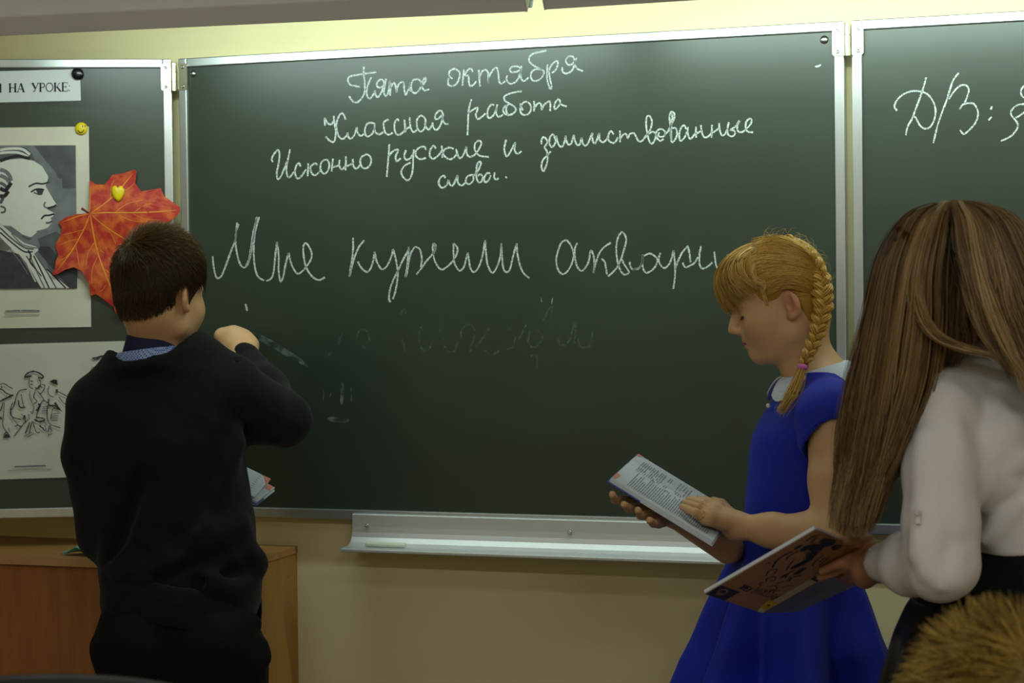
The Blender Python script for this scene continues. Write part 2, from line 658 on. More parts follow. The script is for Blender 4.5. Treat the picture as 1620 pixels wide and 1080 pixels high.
# ------------------------------------------------------------------ chalkboard
Z0, Z1, BW = .88, 1.879, 1.45
PHI = math.radians(24)
HX = -.0165
RX = 1.4646
board = thing('chalkboard', 'green three-leaf chalkboard with aluminium frame and white chalk handwriting', 'chalkboard', (BW / 2, 0, Z0))


def leafpt(u, z, off=0.):               # on the swung left leaf, u metres from its hinge side
    return np.array([HX - u * math.cos(PHI) + off * math.sin(PHI), -u * math.sin(PHI) - off * math.cos(PHI), z])


LN = np.array([math.sin(PHI), -math.cos(PHI), 0])


def LP(px, py, off=0.):                 # a line of sight meets the left leaf's writing face
    v = ray(px, py)
    o = leafpt(0, 0, -.006 + off)
    return CAM + v * (((o - CAM) @ LN) / (v @ LN))


def BP(px, py, off=0.):                 # ... meets the middle and right leaves' writing face
    return W(px, py, .006 - off)


def strip(fn, u0, u1, z0, z1, o0, o1):  # a bar on a leaf
    c = [fn(u0, z0, o0), fn(u1, z0, o0), fn(u1, z0, o1), fn(u0, z0, o1), fn(u0, z1, o0), fn(u1, z1, o0), fn(u1, z1, o1), fn(u0, z1, o1)]
    return hexa(c)


def leaf(fn, width, z0, z1, fw=.0195):
    obj('panel', *strip(fn, .004, width - .004, z0 + .004, z1 - .004, -.026, -.006), m=M_board, parent=board, smooth=False)
    for u0, u1, a, b in ((0, fw, z0, z1), (width - fw, width, z0, z1), (fw, width - fw, z1 - fw, z1), (fw, width - fw, z0, z0 + fw + .002)):
        obj('frame_rail', *strip(fn, u0, u1, a, b, -.028, 0), m=M_alu, parent=board, bevel=.0022)


leaf(lambda u, z, o: np.array([u, -o, z]), BW, Z0, Z1)
leaf(leafpt, .78, Z0, Z1)
leaf(lambda u, z, o: np.array([RX + u, -o, z]), .78, Z0, Z1)


def hinge(x, zc, fl):
    zt, zb = zc + .029, zc - .029
    kn = obj('hinge', *lathe((x, -.005, zb - .002), (0, 0, 1), [(.0055, 0), (.0062, .001), (.0062, .019), (.0054, .0195), (.0054, .021), (.0062, .0215), (.0062, .040), (.0054, .0405), (.0054, .042), (.0062, .0425), (.0062, .061), (.0055, .062)], 14), m=M_brass, parent=board, smooth=False)
    for sgn in (-1, 1):
        ca = fl if sgn < 0 else (lambda u, z, o: np.array([x + .008 + u, -o, z]))
        pts = [(0, zb), (.019, zb), (.0225, zb + .0035), (.0225, zt - .0035), (.019, zt), (0, zt)]
        V = [ca(u, z, o) for o in (.0005, .0022) for u, z in pts]
        F = [tuple(range(6)), tuple(range(6, 12))[::-1]] + [(i, (i + 1) % 6, 6 + (i + 1) % 6, 6 + i) for i in range(6)]
        obj('hinge_plate', V, F, M_brass, kn, smooth=False)
        for z in (zb + .008, zt - .008):
            c = ca(.0125, z, .0022)
            n = ca(0, z, 1.) - ca(0, z, 0.)
            obj('screw', *lathe(c, n, [(.0042, 0), (.0036, .0013), (.0016, .0018), (.0012, .0009)], 12), m=M_screw, parent=kn)


hinge(-.0085, 1.8385, leafpt)
hinge(1.4573, 1.8405, lambda u, z, o: np.array([1.450 - u, -o, z]))
for px, py, r in ((305.5, 116.5, .0055), (1304, 63, .0062)):
    obj('fixing_cap', *lathe(BP(px, py), (0, -1, 0), [(r * 1.35, 0), (r * 1.3, .0015), (r * .9, .0035), (r * .3, .0045)], 16), m=M_screw, parent=board)

# handwriting, stroke by stroke, in the crops it was read from: (left, top, scale, strokes)
INK = [
 ('chalk_word', 540, 75, 8.1, '450,320 350,330 250,345 150,360 95,385 85,430 110,475 170,492 240,505;290,245 288,340 300,450 300,560 280,620 235,680 190,705 140,685 100,625;385,378 345,470 325,560 335,630 365,655 400,620 430,560;430,550 440,610 470,635 510,580 540,500 545,440 510,410 465,440 455,490 490,515 535,500;575,400 555,500 545,580 575,625 605,560 625,420;625,420 630,520 625,620;630,520 660,465 690,470 705,580;705,580 720,500 760,450 800,450 805,520 815,590 830,600 860,540 885,450;885,450 870,520 890,560;985,405 920,420 895,490 905,560 950,585 1000,540 1030,470 1000,415 985,405;1125,535 1085,550 1060,545 1030,500 1035,450 1075,385 1080,420 1050,480'),
 ('chalk_word', 700, 75, 7.0435, '110,350 75,310 85,260 140,240 190,280 185,350 150,410 100,430 65,410 65,340;240,240 230,330 222,425;335,275 320,235 280,255 250,310 290,320 295,390 310,430 345,415 380,375;405,250 410,340 418,435;412,330 440,270 480,250 510,290 510,400;510,400 520,330 560,255 600,225 620,270 630,370 655,405 700,375;720,310 715,360 755,405 820,380 860,310 870,240 830,210 770,220 750,250 770,275 830,270 865,250;880,205 870,290 880,350 910,375 960,335;1160,35 1090,50 1010,70 970,110 970,160 1020,205 1090,240 1130,270 1110,330 1060,370 1010,370 985,330 995,270 1050,240 1110,250;1170,190 1165,290 1170,370 1200,465 1215,430 1195,330 1185,250;1180,270 1220,190 1275,150 1285,190 1260,250 1220,285;1335,220 1340,270 1380,290 1440,260 1475,180 1460,110 1410,100 1375,140 1395,190 1440,190 1475,150;1495,115 1475,180 1500,235 1565,265'),
 ('chalk_word', 500, 160, 7.3636, '105,285 100,200 135,255 175,270 205,230;205,170 215,260 228,340 225,420 205,475 160,460 112,412;345,215 320,155 290,145 255,200 235,280 240,320 260,400 300,440 340,420 375,370;365,365 380,420 405,435 445,395 475,300;475,300 485,370 520,405 560,380;685,265 640,250 590,270 568,340 580,400 610,410 660,370 685,300;685,265 680,330 700,370 740,385 785,360;845,225 830,215 790,250 790,310 810,370 850,390 895,365;965,235 945,210 915,260 915,330 935,380 970,392 1010,365;1030,215 1035,290 1040,365;1010,365 1040,330 1090,300;1090,185 1095,260 1110,330 1140,360 1180,330;1250,180 1215,170 1175,220 1180,310 1220,355 1265,310 1275,220 1250,180;1265,260 1280,300 1315,330 1355,270;1355,250 1370,310 1400,335 1445,290 1475,190 1470,125 1435,112 1390,160 1390,205 1425,205 1465,160;1465,160 1480,230 1510,265 1545,265'),
 ('chalk_word', 720, 135, 8.1, '210,180 185,260 170,360 165,500 158,640;165,360 200,330 250,300 285,285 285,320 265,380 290,430 340,405 390,360;500,255 465,245 420,310 415,390 445,420 500,370 535,280;540,245 525,330 540,390 570,400 615,375;855,75 780,85 690,110 635,140 635,190 690,230 750,265 780,310 750,355 690,380 640,365 615,320 640,270 690,245;660,250 655,330 680,380;870,320 845,270 870,225 920,210 965,250 970,320 930,370 870,375 835,330 840,230;1010,200 1015,270 1012,335;1015,290 1060,230 1100,240 1108,320;1108,320 1140,250 1200,205 1220,230 1218,330;1330,170 1290,210 1270,270 1285,305 1330,260 1345,205 1325,175;1335,225 1380,255 1430,270'),
 ('chalk_word', 420, 220, 8.1, '95,295 80,255 110,190 160,140 180,200 165,330 145,430 155,510 190,490 240,380 275,290;315,130 290,250 268,380 280,470 305,490 350,440 380,400;450,350 430,310 395,340 378,420 395,490 430,500 480,450 520,385;548,310 545,390 540,475;665,330 640,310 600,330 575,370 590,430 630,465 670,440 700,405;765,262 715,300 705,380 740,440 790,420 818,340 800,275 765,262;865,250 855,330 848,415;855,360 900,350 940,335;950,265 945,320 960,375 985,385 1020,350;1030,220 1030,310 1025,400;1030,350 1070,335 1110,315;1118,255 1125,330 1150,375 1185,365 1210,330;1300,192 1230,230 1215,300 1245,365 1300,370 1350,310 1345,230 1300,192'),
 ('chalk_word', 600, 200, 6.75, '108,190 100,300 90,420 80,540;105,310 140,270 190,245 200,265 175,320 185,370 230,340;285,250 268,310 285,355 330,340 360,290;370,245 362,330 360,430 345,520 305,575 255,540 235,480 270,420 335,385;500,250 480,215 430,225 390,265 395,320 440,350 500,335;605,235 580,205 545,250 540,310 575,345 630,310 665,260;665,205 675,270 672,335;795,240 750,225 700,245 680,280 700,320 750,350 800,330 830,290;820,240 840,310 865,340 900,300 930,215;930,215 935,290 965,325 1010,310;1010,310 1060,250 1090,180 1065,150 1025,180 1020,250 1060,305 1110,320 1170,325;1355,140 1335,240 1360,320 1400,270 1455,165;1455,165 1445,250 1475,290 1520,265'),
 ('chalk_word', 600, 200, 6.75, '705,550 690,525 650,550 635,610 670,655 720,625 740,570;740,570 755,620 790,625 835,520;835,520 840,600 880,630 920,600;985,515 935,540 925,595 965,615 1005,570 1000,520 985,515;1000,530 1050,480 1085,400 1075,375 1045,410 1035,520 1055,590 1090,590 1105,540 1080,510 1050,530;1185,500 1150,500 1120,550 1130,595 1170,570 1190,520;1235,490 1225,540 1245,565 1275,555;1345,538 1363,546'),
 ('chalk_word', 840, 170, 8.1, '135,470 135,420 160,380 200,410 205,460 175,510 205,560 210,590 215,660 190,760 160,815 135,760 150,680 200,620 255,560;310,400 280,345 245,380 235,450 260,505 300,480 320,400 325,360;325,360 340,440 365,490 400,500 430,440 445,360;445,360 455,430 480,475 515,460 550,350;550,350 565,430 595,480 625,470 650,385;650,385 665,460 700,490 740,440 785,320;785,320 790,420 820,460 850,400 875,325;875,325 880,410 920,445 965,415 985,370;1060,345 1025,300 995,350 995,420 1050,455 1090,430 1110,380;1140,295 1140,370 1142,445;1145,400 1180,350 1220,340 1240,400;1240,400 1270,340 1320,330 1345,370 1380,430 1420,430 1470,370;1470,370 1530,280 1550,180 1520,110 1485,120 1475,200 1485,300 1505,400 1540,465 1580,430 1600,350 1560,310 1510,340'),
 ('chalk_word', 1000, 160, 7.714, '330,380 320,420 350,435 395,420 400,370 350,340 300,370 295,430 340,485 385,460;390,420 440,360 475,290;475,290 510,220 515,150 480,130 455,180 465,280 470,400 485,500 530,460 550,390 530,330 490,330;485,150 492,200 480,250 475,380 480,480;660,340 635,295 595,330 575,410 590,485 640,440 670,370;680,315 680,400 710,460 750,420 780,380;780,310 780,380 782,445;780,400 830,370 850,350;840,290 850,370 880,440 930,430 965,390;975,290 972,370 970,445;972,390 1020,360 1060,330;1060,265 1070,350 1095,415 1135,400 1160,340;1180,255 1165,330 1170,400 1215,430 1255,400 1245,360 1195,350;1195,350 1260,310 1300,250 1312,240;1312,240 1285,300 1290,360 1330,380 1370,360;1370,360 1430,300 1460,240 1435,212 1395,250 1385,320 1410,370 1475,380'),
 ('chalk_word', 320, 330, 7.3636, '120,555 135,690 160,790 190,810 230,770 290,620 340,480 385,360 405,160;425,180 400,250 385,370 400,500 430,620 475,685 520,660 555,570 575,450 610,260 635,95;665,95 635,190 605,350 600,540 615,690 650,790 720,838;640,100 600,250 570,430 545,580 510,665;745,840 800,815 830,740 845,600 870,385;870,385 890,540 890,720 910,845 940,800 970,650 1005,515;1005,515 1040,650 1090,740 1130,755 1200,690 1265,590 1270,500 1215,405 1180,430 1180,540 1210,680 1280,790 1360,830 1430,800'),
 ('chalk_word', 530, 360, 8.306, '235,130 238,260 230,380 205,530 190,640;385,165 310,260 250,410 210,560 190,645;300,445 340,520 410,580 460,550 500,440 522,315;522,315 550,450 620,548 690,490 740,380 763,280;763,280 800,420 825,580 815,720 790,850 760,940;735,975 715,960 710,920 720,820 760,700 820,580 890,430 960,300 968,250;968,250 965,330 950,480 925,650;925,650 945,600 970,450 1000,330 1050,250;1050,250 1110,280 1140,400 1130,520;1070,615 1130,540 1200,440 1280,350 1320,260 1295,205'),
 ('chalk_word', 660, 360, 8.526, '215,210 210,300 225,410 270,510 330,565 400,530 480,450 535,350 540,270 490,210;490,210 490,330 505,480 570,580 630,530 660,420 685,335;685,335 700,450 720,550 765,600 830,530 880,380 915,170;915,170 930,350 950,500 1010,610 1070,540 1120,390 1135,210;1135,210 1145,380 1160,540 1200,600 1250,560 1290,400 1340,210;1340,210 1360,400 1420,590 1510,680;215,210 250,240 240,300 215,360'),
 ('chalk_word', 860, 350, 9.529, '345,280 270,320 220,440 190,580 215,720 270,790 330,780 400,690 445,570 450,480 410,360 345,280;505,325 470,420 475,560 510,690 570,745 630,700 680,600 700,480 720,430;720,430 755,530 765,640 750,780;750,780 780,650 830,500 900,400 1015,320;870,560 920,610 940,700 955,800;970,830 1040,770 1110,690 1170,560 1220,400 1245,270 1215,190 1175,165 1120,250 1095,400 1110,580 1150,720 1210,800 1280,780 1270,730 1210,640 1180,570;1300,610 1305,670 1340,720 1400,715 1450,690 1490,610 1495,500'),
 ('chalk_word', 1000, 370, 10.125, '0,565 90,560 140,510 165,420 168,335;168,335 165,450 175,550 220,620 270,610 330,570 375,515 400,450 395,390 330,330 270,315 190,350;455,300 430,370 440,470 510,545 570,510 620,430 665,260;665,260 680,400 690,560 685,700 660,880;690,570 730,450 800,300 895,190;895,190 920,320 935,455;810,460 850,530 930,505 1000,460 1055,370;1105,190 1080,330 1080,480 1120,550 1190,535 1250,490 1285,455;1315,280 1330,400 1345,500 1385,575 1430,560 1490,480 1530,330;1530,330 1540,450 1590,560'),
 ('chalk_word', 1400, 100, 7.2, '140,540 110,500 130,430 200,360 300,320 400,320 480,350 540,420 575,520 565,630 520,720 460,745 400,710 350,620 320,605;470,160 440,270 400,390 350,520 310,630 260,720 238,820;840,110 780,190 740,300 700,430 650,560 600,710 550,910;730,410 780,330 850,260 920,250 955,300 940,370 910,450;850,525 890,470 960,455 1020,470 1060,560 1040,660 980,740 900,805 855,760;1218,490 1205,530;1215,610 1180,650;1640,480 1584,465 1500,480 1440,540 1440,590 1480,640 1515,700 1490,770 1420,840 1320,885;1640,530 1584,560 1530,600 1490,620;1640,230 1584,260 1550,310 1560,370 1600,400'),
]
for name, ox, oy, sc, txt in INK:
    fl = Flat(BP)
    for st in txt.split(';'):
        pts = [(ox + float(a) / sc, oy + float(b) / sc) for a, b in (q.split(',') for q in st.split())]
        fl.line(pts, 2.7, M_chalk, off=.0005, jitter=.22)
    fl.build(name, board)
for nm, mm, sets in (
    ('chalk_mark', M_chalk, (([(388, 480), (390, 486), (391, 492)], 3.2), ([(1289, 105.5), (1295, 104.5), (1299, 102)], 3), ([(856, 471), (857, 478)], 2.2), ([(874, 471), (872.5, 481)], 2.2))),
    ('chalk_smear', M_chalk_smear, (([(393, 526), (420, 538), (450, 556), (488, 579)], 10), ([(541, 604), (541.5, 622), (540, 640)], 5), ([(512, 616), (512, 640)], 5), ([(555, 612), (556, 636)], 4), ([(518, 662), (535, 664), (552, 665)], 8), ([(524, 622), (518, 634)], 5)))):
    for pts, w in sets:
        fl = Flat(BP)
        fl.line(pts, w, mm, off=.0005, taper=True)
        fl.build(nm, board)
fl = Flat(BP)
for st in '1330,60 1280,160;1330,70 1325,150;210,210 185,290;285,250 300,210 340,215 355,270 340,310 310,290;530,250 540,330;630,190 615,250 640,320 670,310 690,270;740,190 725,235;750,250 760,310 800,325 825,270;840,250 850,200 890,180 915,220 900,280 890,340;920,300 960,250 990,200;960,310 1000,340 1045,320;1090,200 1130,230 1120,300 1085,310;1150,260 1190,180;1210,210 1200,280 1240,300 1275,250 1250,200;1360,240 1370,290 1420,265 1450,160 1450,280;1465,250 1480,300 1530,290 1545,200;1210,350 1245,350 1245,410;515,130 535,95 548,125;120,330 135,340 150,320'.split(';'):
    fl.line([(480 + float(a) / 3.375, 460 + float(b) / 3.375) for a, b in (q.split(',') for q in st.split())], 3.4, M_chalk_faint, off=.0004)
tag(fl.build('wiped_writing', board), kind='stuff')

# ------------------------------------------------------------------ chalk tray
tray = thing('chalk_tray', 'long curved aluminium chalk tray fixed under the middle board leaf', 'chalk tray', (.85, -.03, .80))
x0, x1 = W(557, 820, -.012)[0], 1.31
prof = [(-.001, .8945), (-.010, .8945), (-.0115, .893), (-.0115, .868), (-.0125, .856), (-.016, .846), (-.024, .836), (-.036, .830), (-.072, .829), (-.0745, .8275), (-.0745, .8225), (-.072, .821), (-.034, .823), (-.020, .829), (-.012, .838), (-.008, .850), (-.001, .866)]
n = len(prof)
V = [(x, y, z) for x in (x0, x1) for y, z in prof]
F = [(i, (i + 1) % n, n + (i + 1) % n, n + i) for i in range(n)] + [tuple(range(n))[::-1], tuple(range(n, 2 * n))]
obj('tray_channel', V, F, M_trayw, tray, bevel=.0007)
for px, py in ((580, 831), (901, 842)):
    c = W(px, py, -.016)
    obj('screw', *lathe(c, (0, -1, .3), [(.0042, -.002), (.004, .0012), (.0018, .0018), (.001, .0008)], 12), m=M_screw, parent=tray)
M_stick = mat('chalk_stick_white', (214, 222, 206), .85, noise=(40, .05))
c0, c1 = W(579, 857, -.045), W(641, 860, -.045)
c0[2] = c1[2] = .8302 + .0055
tag(obj('chalk_stick', *tube_path([c0, c0 + .02 * (c1 - c0), c0 + .98 * (c1 - c0), c1], [.0045, .0055, .0055, .0045], 10), m=M_stick), 'pale stick of chalk lying at the near left end of the tray', 'chalk')

# ------------------------------------------------------------------ board lamps
M_tube = mat('lit_fluorescent_tube', (235, 245, 235), .4, emit=((225, 255, 232), 3.0))


def board_lamp(A, B, t0, t1, power, label):
    """A, B: ends of the lower back lip; the open side faces the board"""
    A, B = np.array(A, float), np.array(B, float)
    e = unit(B - A)
    nb = np.array([-e[1], e[0], 0])      # towards the board
    if nb[1] < 0: nb = -nb
    up = np.array([0, 0, 1.])
    t = thing('board_lamp', label, 'lamp', (A + B) / 2 + up * .15, group='lamps above the chalkboard')
    prof = [(0, 0), (-.024, .034), (-.018, .105), (.02, .125), (.11, .13), (.11, .122), (.022, .116), (-.010, .100), (-.015, .036), (.003, .006)]
    n = len(prof)
    V = [Q + nb * a + up * b for Q in (A, B) for a, b in prof]
    F = [(i, (i + 1) % n, n + (i + 1) % n, n + i) for i in range(n)] + [tuple(range(n))[::-1], tuple(range(n, 2 * n))]
    obj('housing', V, F, M_lamp, t, bevel=.002)
    pr2 = [prof[0], prof[1], prof[2], prof[3], prof[4]]
    for Q, s in ((A, 1), (B, -1)):
        V = [Q + e * (s * k) + nb * a + up * b for k in (.0, .003) for a, b in pr2]
        obj('end_plate', V, [(0, 1, 2, 3, 4), (9, 8, 7, 6, 5)] + [(i, (i + 1) % 5, 5 + (i + 1) % 5, 5 + i) for i in range(5)], M_lamp, t, smooth=False)
    L = np.linalg.norm(B - A)
    p0, p1 = A + e * t0 * L + nb * .012 + up * .062, A + e * t1 * L + nb * .012 + up * .062
    obj('tube', *tube_path([p0, p1], .008, 12), m=M_tube, parent=t)
    for q, s in ((p0, -1), (p1, 1)):
        obj('socket', *tube_path([q, q + e * s * .014], .011, 12), m=M_lampcap, parent=t)
    for k in (.2, .8):                   # stays up to the ceiling
        q = A + e * k * L + nb * .05 + up * .118
        obj('hanger', *tube_path([q, q + up * (3.0 - q[2])], .005, 8), m=M_lampcap, parent=t)
    for k in (0,):
        mid = (p0 + p1) / 2 + nb * .014 - up * .002
        l = area('board_lamp_light', mid, mid + nb * .8 - up * .55, np.linalg.norm(p1 - p0), .02, power, (.80, 1, .92))
        # long side along the lamp
        zax = -unit(nb * .8 - up * .55)
        xax = e
        yax = np.cross(zax, xax)
        l.matrix_world = Matrix([[xax[i], yax[i], zax[i], mid[i]] for i in range(3)] + [[0, 0, 0, 1]])
    return t


eA, eB = W(0, 54.5, -.50), W(834.5, 19, -.40)
eA[2] = eB[2]
la = board_lamp(eA - (eB - eA) * .10, eB, .12, .97, 4.4, 'grey strip lamp hanging over the left half of the chalkboard')
q = eB + np.array([.006, .03, .045])
obj('end_cap', *lathe(W(838, 4, -.37), (0, .1, -1), [(.008, -.03), (.0075, -.005), (.005, .008), (.0035, .0095)], 14), m=M_lampcap, parent=la)
eC = W(861, 16, -.40)
eD = W(1191, 0.5, -.40)
eD[2] = eC[2]
board_lamp(eC, eC + unit(eD - eC) * 1.2, .03, .97, 6.4, 'grey strip lamp hanging over the right part of the chalkboard')

# ------------------------------------------------------------------ papers and magnets on the left leaf
M_paper = mat('white_paper', (212, 214, 216), .8, noise=(9, .03))
M_old = mat('aged_paper', (204, 200, 182), .8, noise=(7, .07), bump=(14, .25, .004))
M_old2 = mat('grey_aged_paper', (198, 198, 186), .8, noise=(6, .08), bump=(12, .35, .006))
M_ink = mat('black_ink', (34, 34, 36), .8)
M_ink2 = mat('dark_print', (58, 58, 60), .85, noise=(55, .25))
M_grey = mat('grey_print', (112, 114, 116), .85, noise=(28, .22, 6))
M_grey2 = mat('mid_grey_print', (82, 84, 86), .85, noise=(28, .22, 6))
M_white = mat('bare_paper_print', (206, 206, 196), .85, noise=(20, .04))
M_pale = mat('pale_grey_print', (160, 160, 154), .85, noise=(30, .1))


def sheet(name, label, cat, corners, m, off=.0008, curl=0., plane=LP):
    """a thin paper sheet with real thickness: corners tl, tr, br, bl"""
    n = 12
    V, F = [], []
    tl, tr, br, bl = [np.array(c, float) for c in corners]
    for s in (0, 1):
        for j in range(n + 1):
            for i in range(n + 1):
                a, b = i / n, j / n
                q = (tl * (1 - a) + tr * a) * (1 - b) + (bl * (1 - a) + br * a) * b
                lift = curl * (math.sin(a * 7 + b * 2) * .5 + .5) * (abs(2 * b - 1) ** 3)
                V.append(plane(q[0], q[1], off - .0003 * s + lift))
    N = (n + 1) ** 2
    for s in (0, 1):
        for j in range(n):
            for i in range(n):
                a = s * N + j * (n + 1) + i
                f = (a, a + n + 1, a + n + 2, a + 1)
                F.append(f if s == 0 else f[::-1])
    edge = [i for i in range(n + 1)] + [(j + 1) * (n + 1) - 1 for j in range(1, n + 1)] + [N - 1 - i for i in range(1, n + 1)] + [(n - j) * (n + 1) for j in range(1, n)]
    for a, b in zip(edge, edge[1:] + edge[:1]):
        F.append((a, b, b + N, a + N))
    return tag(obj(name, V, F, m, smooth=False), label, cat)


sign = sheet('paper_sign', 'white paper strip printed in black capitals under the top frame of the left leaf', 'sign', ((-170, 117), (126.5, 109.3), (128, 159), (-170, 166)), M_paper)
fl = Flat(LP)


def glyph(x, y, s, strokes, sl=-.018):
    for w, pts in strokes:
        fl.line([(x + a * s, y - b * s + sl * (x + a * s)) for a, b in pts], w * s, M_ink, off=.0014, smooth=False)


TH, TK = .075, .19
SER = lambda x0, x1, y: (TH, [(x0, y), (x1, y)])


def arc(cx, cy, rx, ry, a0, a1, n=9):
    return [(cx + rx * math.cos(math.radians(a0 + (a1 - a0) * i / n)), cy + ry * math.sin(math.radians(a0 + (a1 - a0) * i / n))) for i in range(n + 1)]


LET = {
 'Н': (.98, [(TK, [(.18, 0), (.18, 1)]), (TK, [(.78, 0), (.78, 1)]), (TH, [(.18, .5), (.78, .5)]), SER(.04, .32, .02), SER(.04, .32, .98), SER(.64, .92, .02), SER(.64, .92, .98)]),
 'А': (.95, [(TH, [(.12, 0), (.46, 1)]), (TK, [(.48, 1), (.80, 0)]), (TH, [(.24, .34), (.66, .34)]), SER(.0, .25, .02), SER(.66, .95, .02)]),
 'У': (.92, [(TK, [(.16, 1), (.48, .36)]), (TH, [(.80, 1), (.44, .2)]), (.09, [(.44, .2), (.36, .04), (.22, .05)]), SER(.02, .32, .98), SER(.66, .92, .98)]),
 'Р': (.78, [(TK, [(.18, 0), (.18, 1)]), (TH, [(.18, .97), (.4, .97)]), (.10, arc(.40, .73, .26, .24, 90, -90)), (TH, [(.4, .49), (.18, .49)]), SER(.04, .34, .02), SER(.04, .2, .98)]),
 'О': (.96, [(.10, arc(.46, .5, .38, .48, 0, 360, 20))]),
 'К': (.92, [(TK, [(.18, 0), (.18, 1)]), (TH, [(.22, .5), (.46, .56), (.58, .86), (.74, .97)]), (TK * .9, [(.4, .52), (.78, .03)]), SER(.04, .32, .02), SER(.04, .32, .98), SER(.7, .92, .02)]),
 'Е': (.80, [(TK, [(.18, 0), (.18, 1)]), (TH, [(.04, .98), (.72, .98), (.72, .8)]), (TH, [(.04, .02), (.74, .02), (.76, .22)]), (TH, [(.18, .52), (.54, .52)]), (TH, [(.54, .4), (.54, .64)])]),
 ':': (.4, [(.13, [(.14, .08), (.22, .08)]), (.13, [(.14, .6), (.22, .6)])]),
 'Я': (.90, [(TK, [(.70, 0), (.70, 1)]), (TH, [(.70, .97), (.48, .97)]), (.10, arc(.46, .74, .28, .23, 90, 270)), (TH, [(.46, .51), (.7, .51)]), (TK * .9, [(.48, .5), (.12, .03)]), SER(.0, .2, .02), SER(.58, .86, .02)]),
}
X = -9.
for ch in 'Я НА УРОКЕ:':
    if ch == ' ':
        X += 10.3
        continue
    w, st = LET[ch]
    glyph(X, 146.3, 14.0, st)
    X += w * 13.3
fl.build('printed_words', sign)


def magnet(name, label, px, py, r, m, prof=None, grp='magnets on the left board leaf', off=.0022):
    c = LP(px, py, off)
    pr = prof or [(r * .92, 0), (r, .001), (r, .004), (r * .86, .0065), (r * .5, .0082), (r * .1, .0087)]
    return tag(obj(name, *lathe(c, LN, pr, 24), m=m, origin=c), label, 'magnet', grp), c


M_blk = mat('glossy_black_plastic', (16, 17, 20), .25, noise=(9, .1))
M_yel = mat('yellow_plastic', (226, 200, 20), .35, noise=(9, .04))
M_org = mat('orange_plastic', (255, 104, 10), .4, noise=(9, .04))
magnet('round_magnet', 'black round magnet on the corner of the printed paper strip', 123, 117, .0132, M_blk)
mg, c = magnet('smiley_magnet', 'yellow round magnet with a smiling face on the corner of the portrait print', 129, 203.5, .0135, M_yel)
fl = Flat(LP)
K = 5.0
for pts, w in (([(124, 207), (127, 210.5), (131, 210), (133.6, 206.5)], 1.2), ([(131.5, 199.4), (131.8, 202.2)], 1.5), ([(135.2, 199.6), (135.4, 202.2)], 1.3)):
    fl.line([(x - .8, y - 1.3) for x, y in pts], w, M_ink, off=.0112)
fl.build('face_print', mg)
magnet('orange_magnet', 'orange round magnet at the lower tip of the maple leaf behind the boy', 190.5, 488, .0128, M_org, off=.0135)
# heart
hp = [(187, 319.5), (181, 314), (177.8, 308), (176.6, 302), (177.5, 296.5), (180.5, 293.8), (184, 294.3), (186.5, 297), (189.5, 293.8), (193.5, 295), (196.8, 299.5), (196.8, 305), (194.5, 311), (191, 316)]
cx, cy = 187, 305
V = [LP(cx + (x - cx) * k, cy + (y - cy) * k, o + .0155) for k, o in ((1, .0), (1.02, .003), (.93, .0058), (.6, .0075)) for x, y in hp]
n = len(hp)
F = [tuple(range(n)), tuple(range(3 * n, 4 * n))[::-1]] + [(l * n + i, (l + 1) * n + i, (l + 1) * n + (i + 1) % n, l * n + (i + 1) % n) for l in range(3) for i in range(n)]
tag(obj('heart_magnet', V, F, M_yel), 'yellow heart magnet pinned on the maple leaf', 'magnet', 'magnets on the left board leaf')

# portrait print
pp = sheet('portrait_print', 'aged paper print of a man in profile, held by a smiley magnet', 'poster', ((-160, 204), (140.5, 200), (144.3, 517), (-160, 522)), M_old, off=.0010, curl=.003)
fl = Flat(lambda x, y, o: LP(x, y, o + .0045))
Q = lambda s, sc=3.375, oy=200, ox=0: [(ox + float(a) / sc, oy + float(b) / sc) for a, b in (q.split(',') for q in s.split())]
fl.poly(Q('-300,102 404,100 412,863 -300,868'), M_grey)
fl.up()
fl.poly(Q('180,102 404,100 404,330 330,330 300,250 250,190'), M_grey2)
fl.poly(Q('200,600 300,560 412,640 412,863 300,863'), M_grey2)
fl.up()
fl.poly(Q('-300,160 60,176 120,172 180,183 225,213 255,262 262,290 242,316 262,350 288,395 306,420 272,434 252,442 292,463 284,480 268,490 282,506 262,532 240,552 200,562 165,592 120,576 60,532 -300,500'), M_white)
fl.poly(Q('-300,530 0,518 60,568 130,622 190,640 206,660 182,680 240,760 370,862 220,862 150,740 100,680 -300,600'), M_white)
fl.poly(Q('-300,560 0,590 60,650 110,700 160,780 222,862 -300,868'), M_ink2)
fl.poly(Q('212,640 262,640 300,682 340,740 410,800 412,862 372,862 300,780 204,668'), M_ink2)
fl.up()
fl.poly(Q('-300,120 60,112 130,110 170,140 185,182 150,170 100,160 40,180 -300,196'), M_grey2)
fl.up()
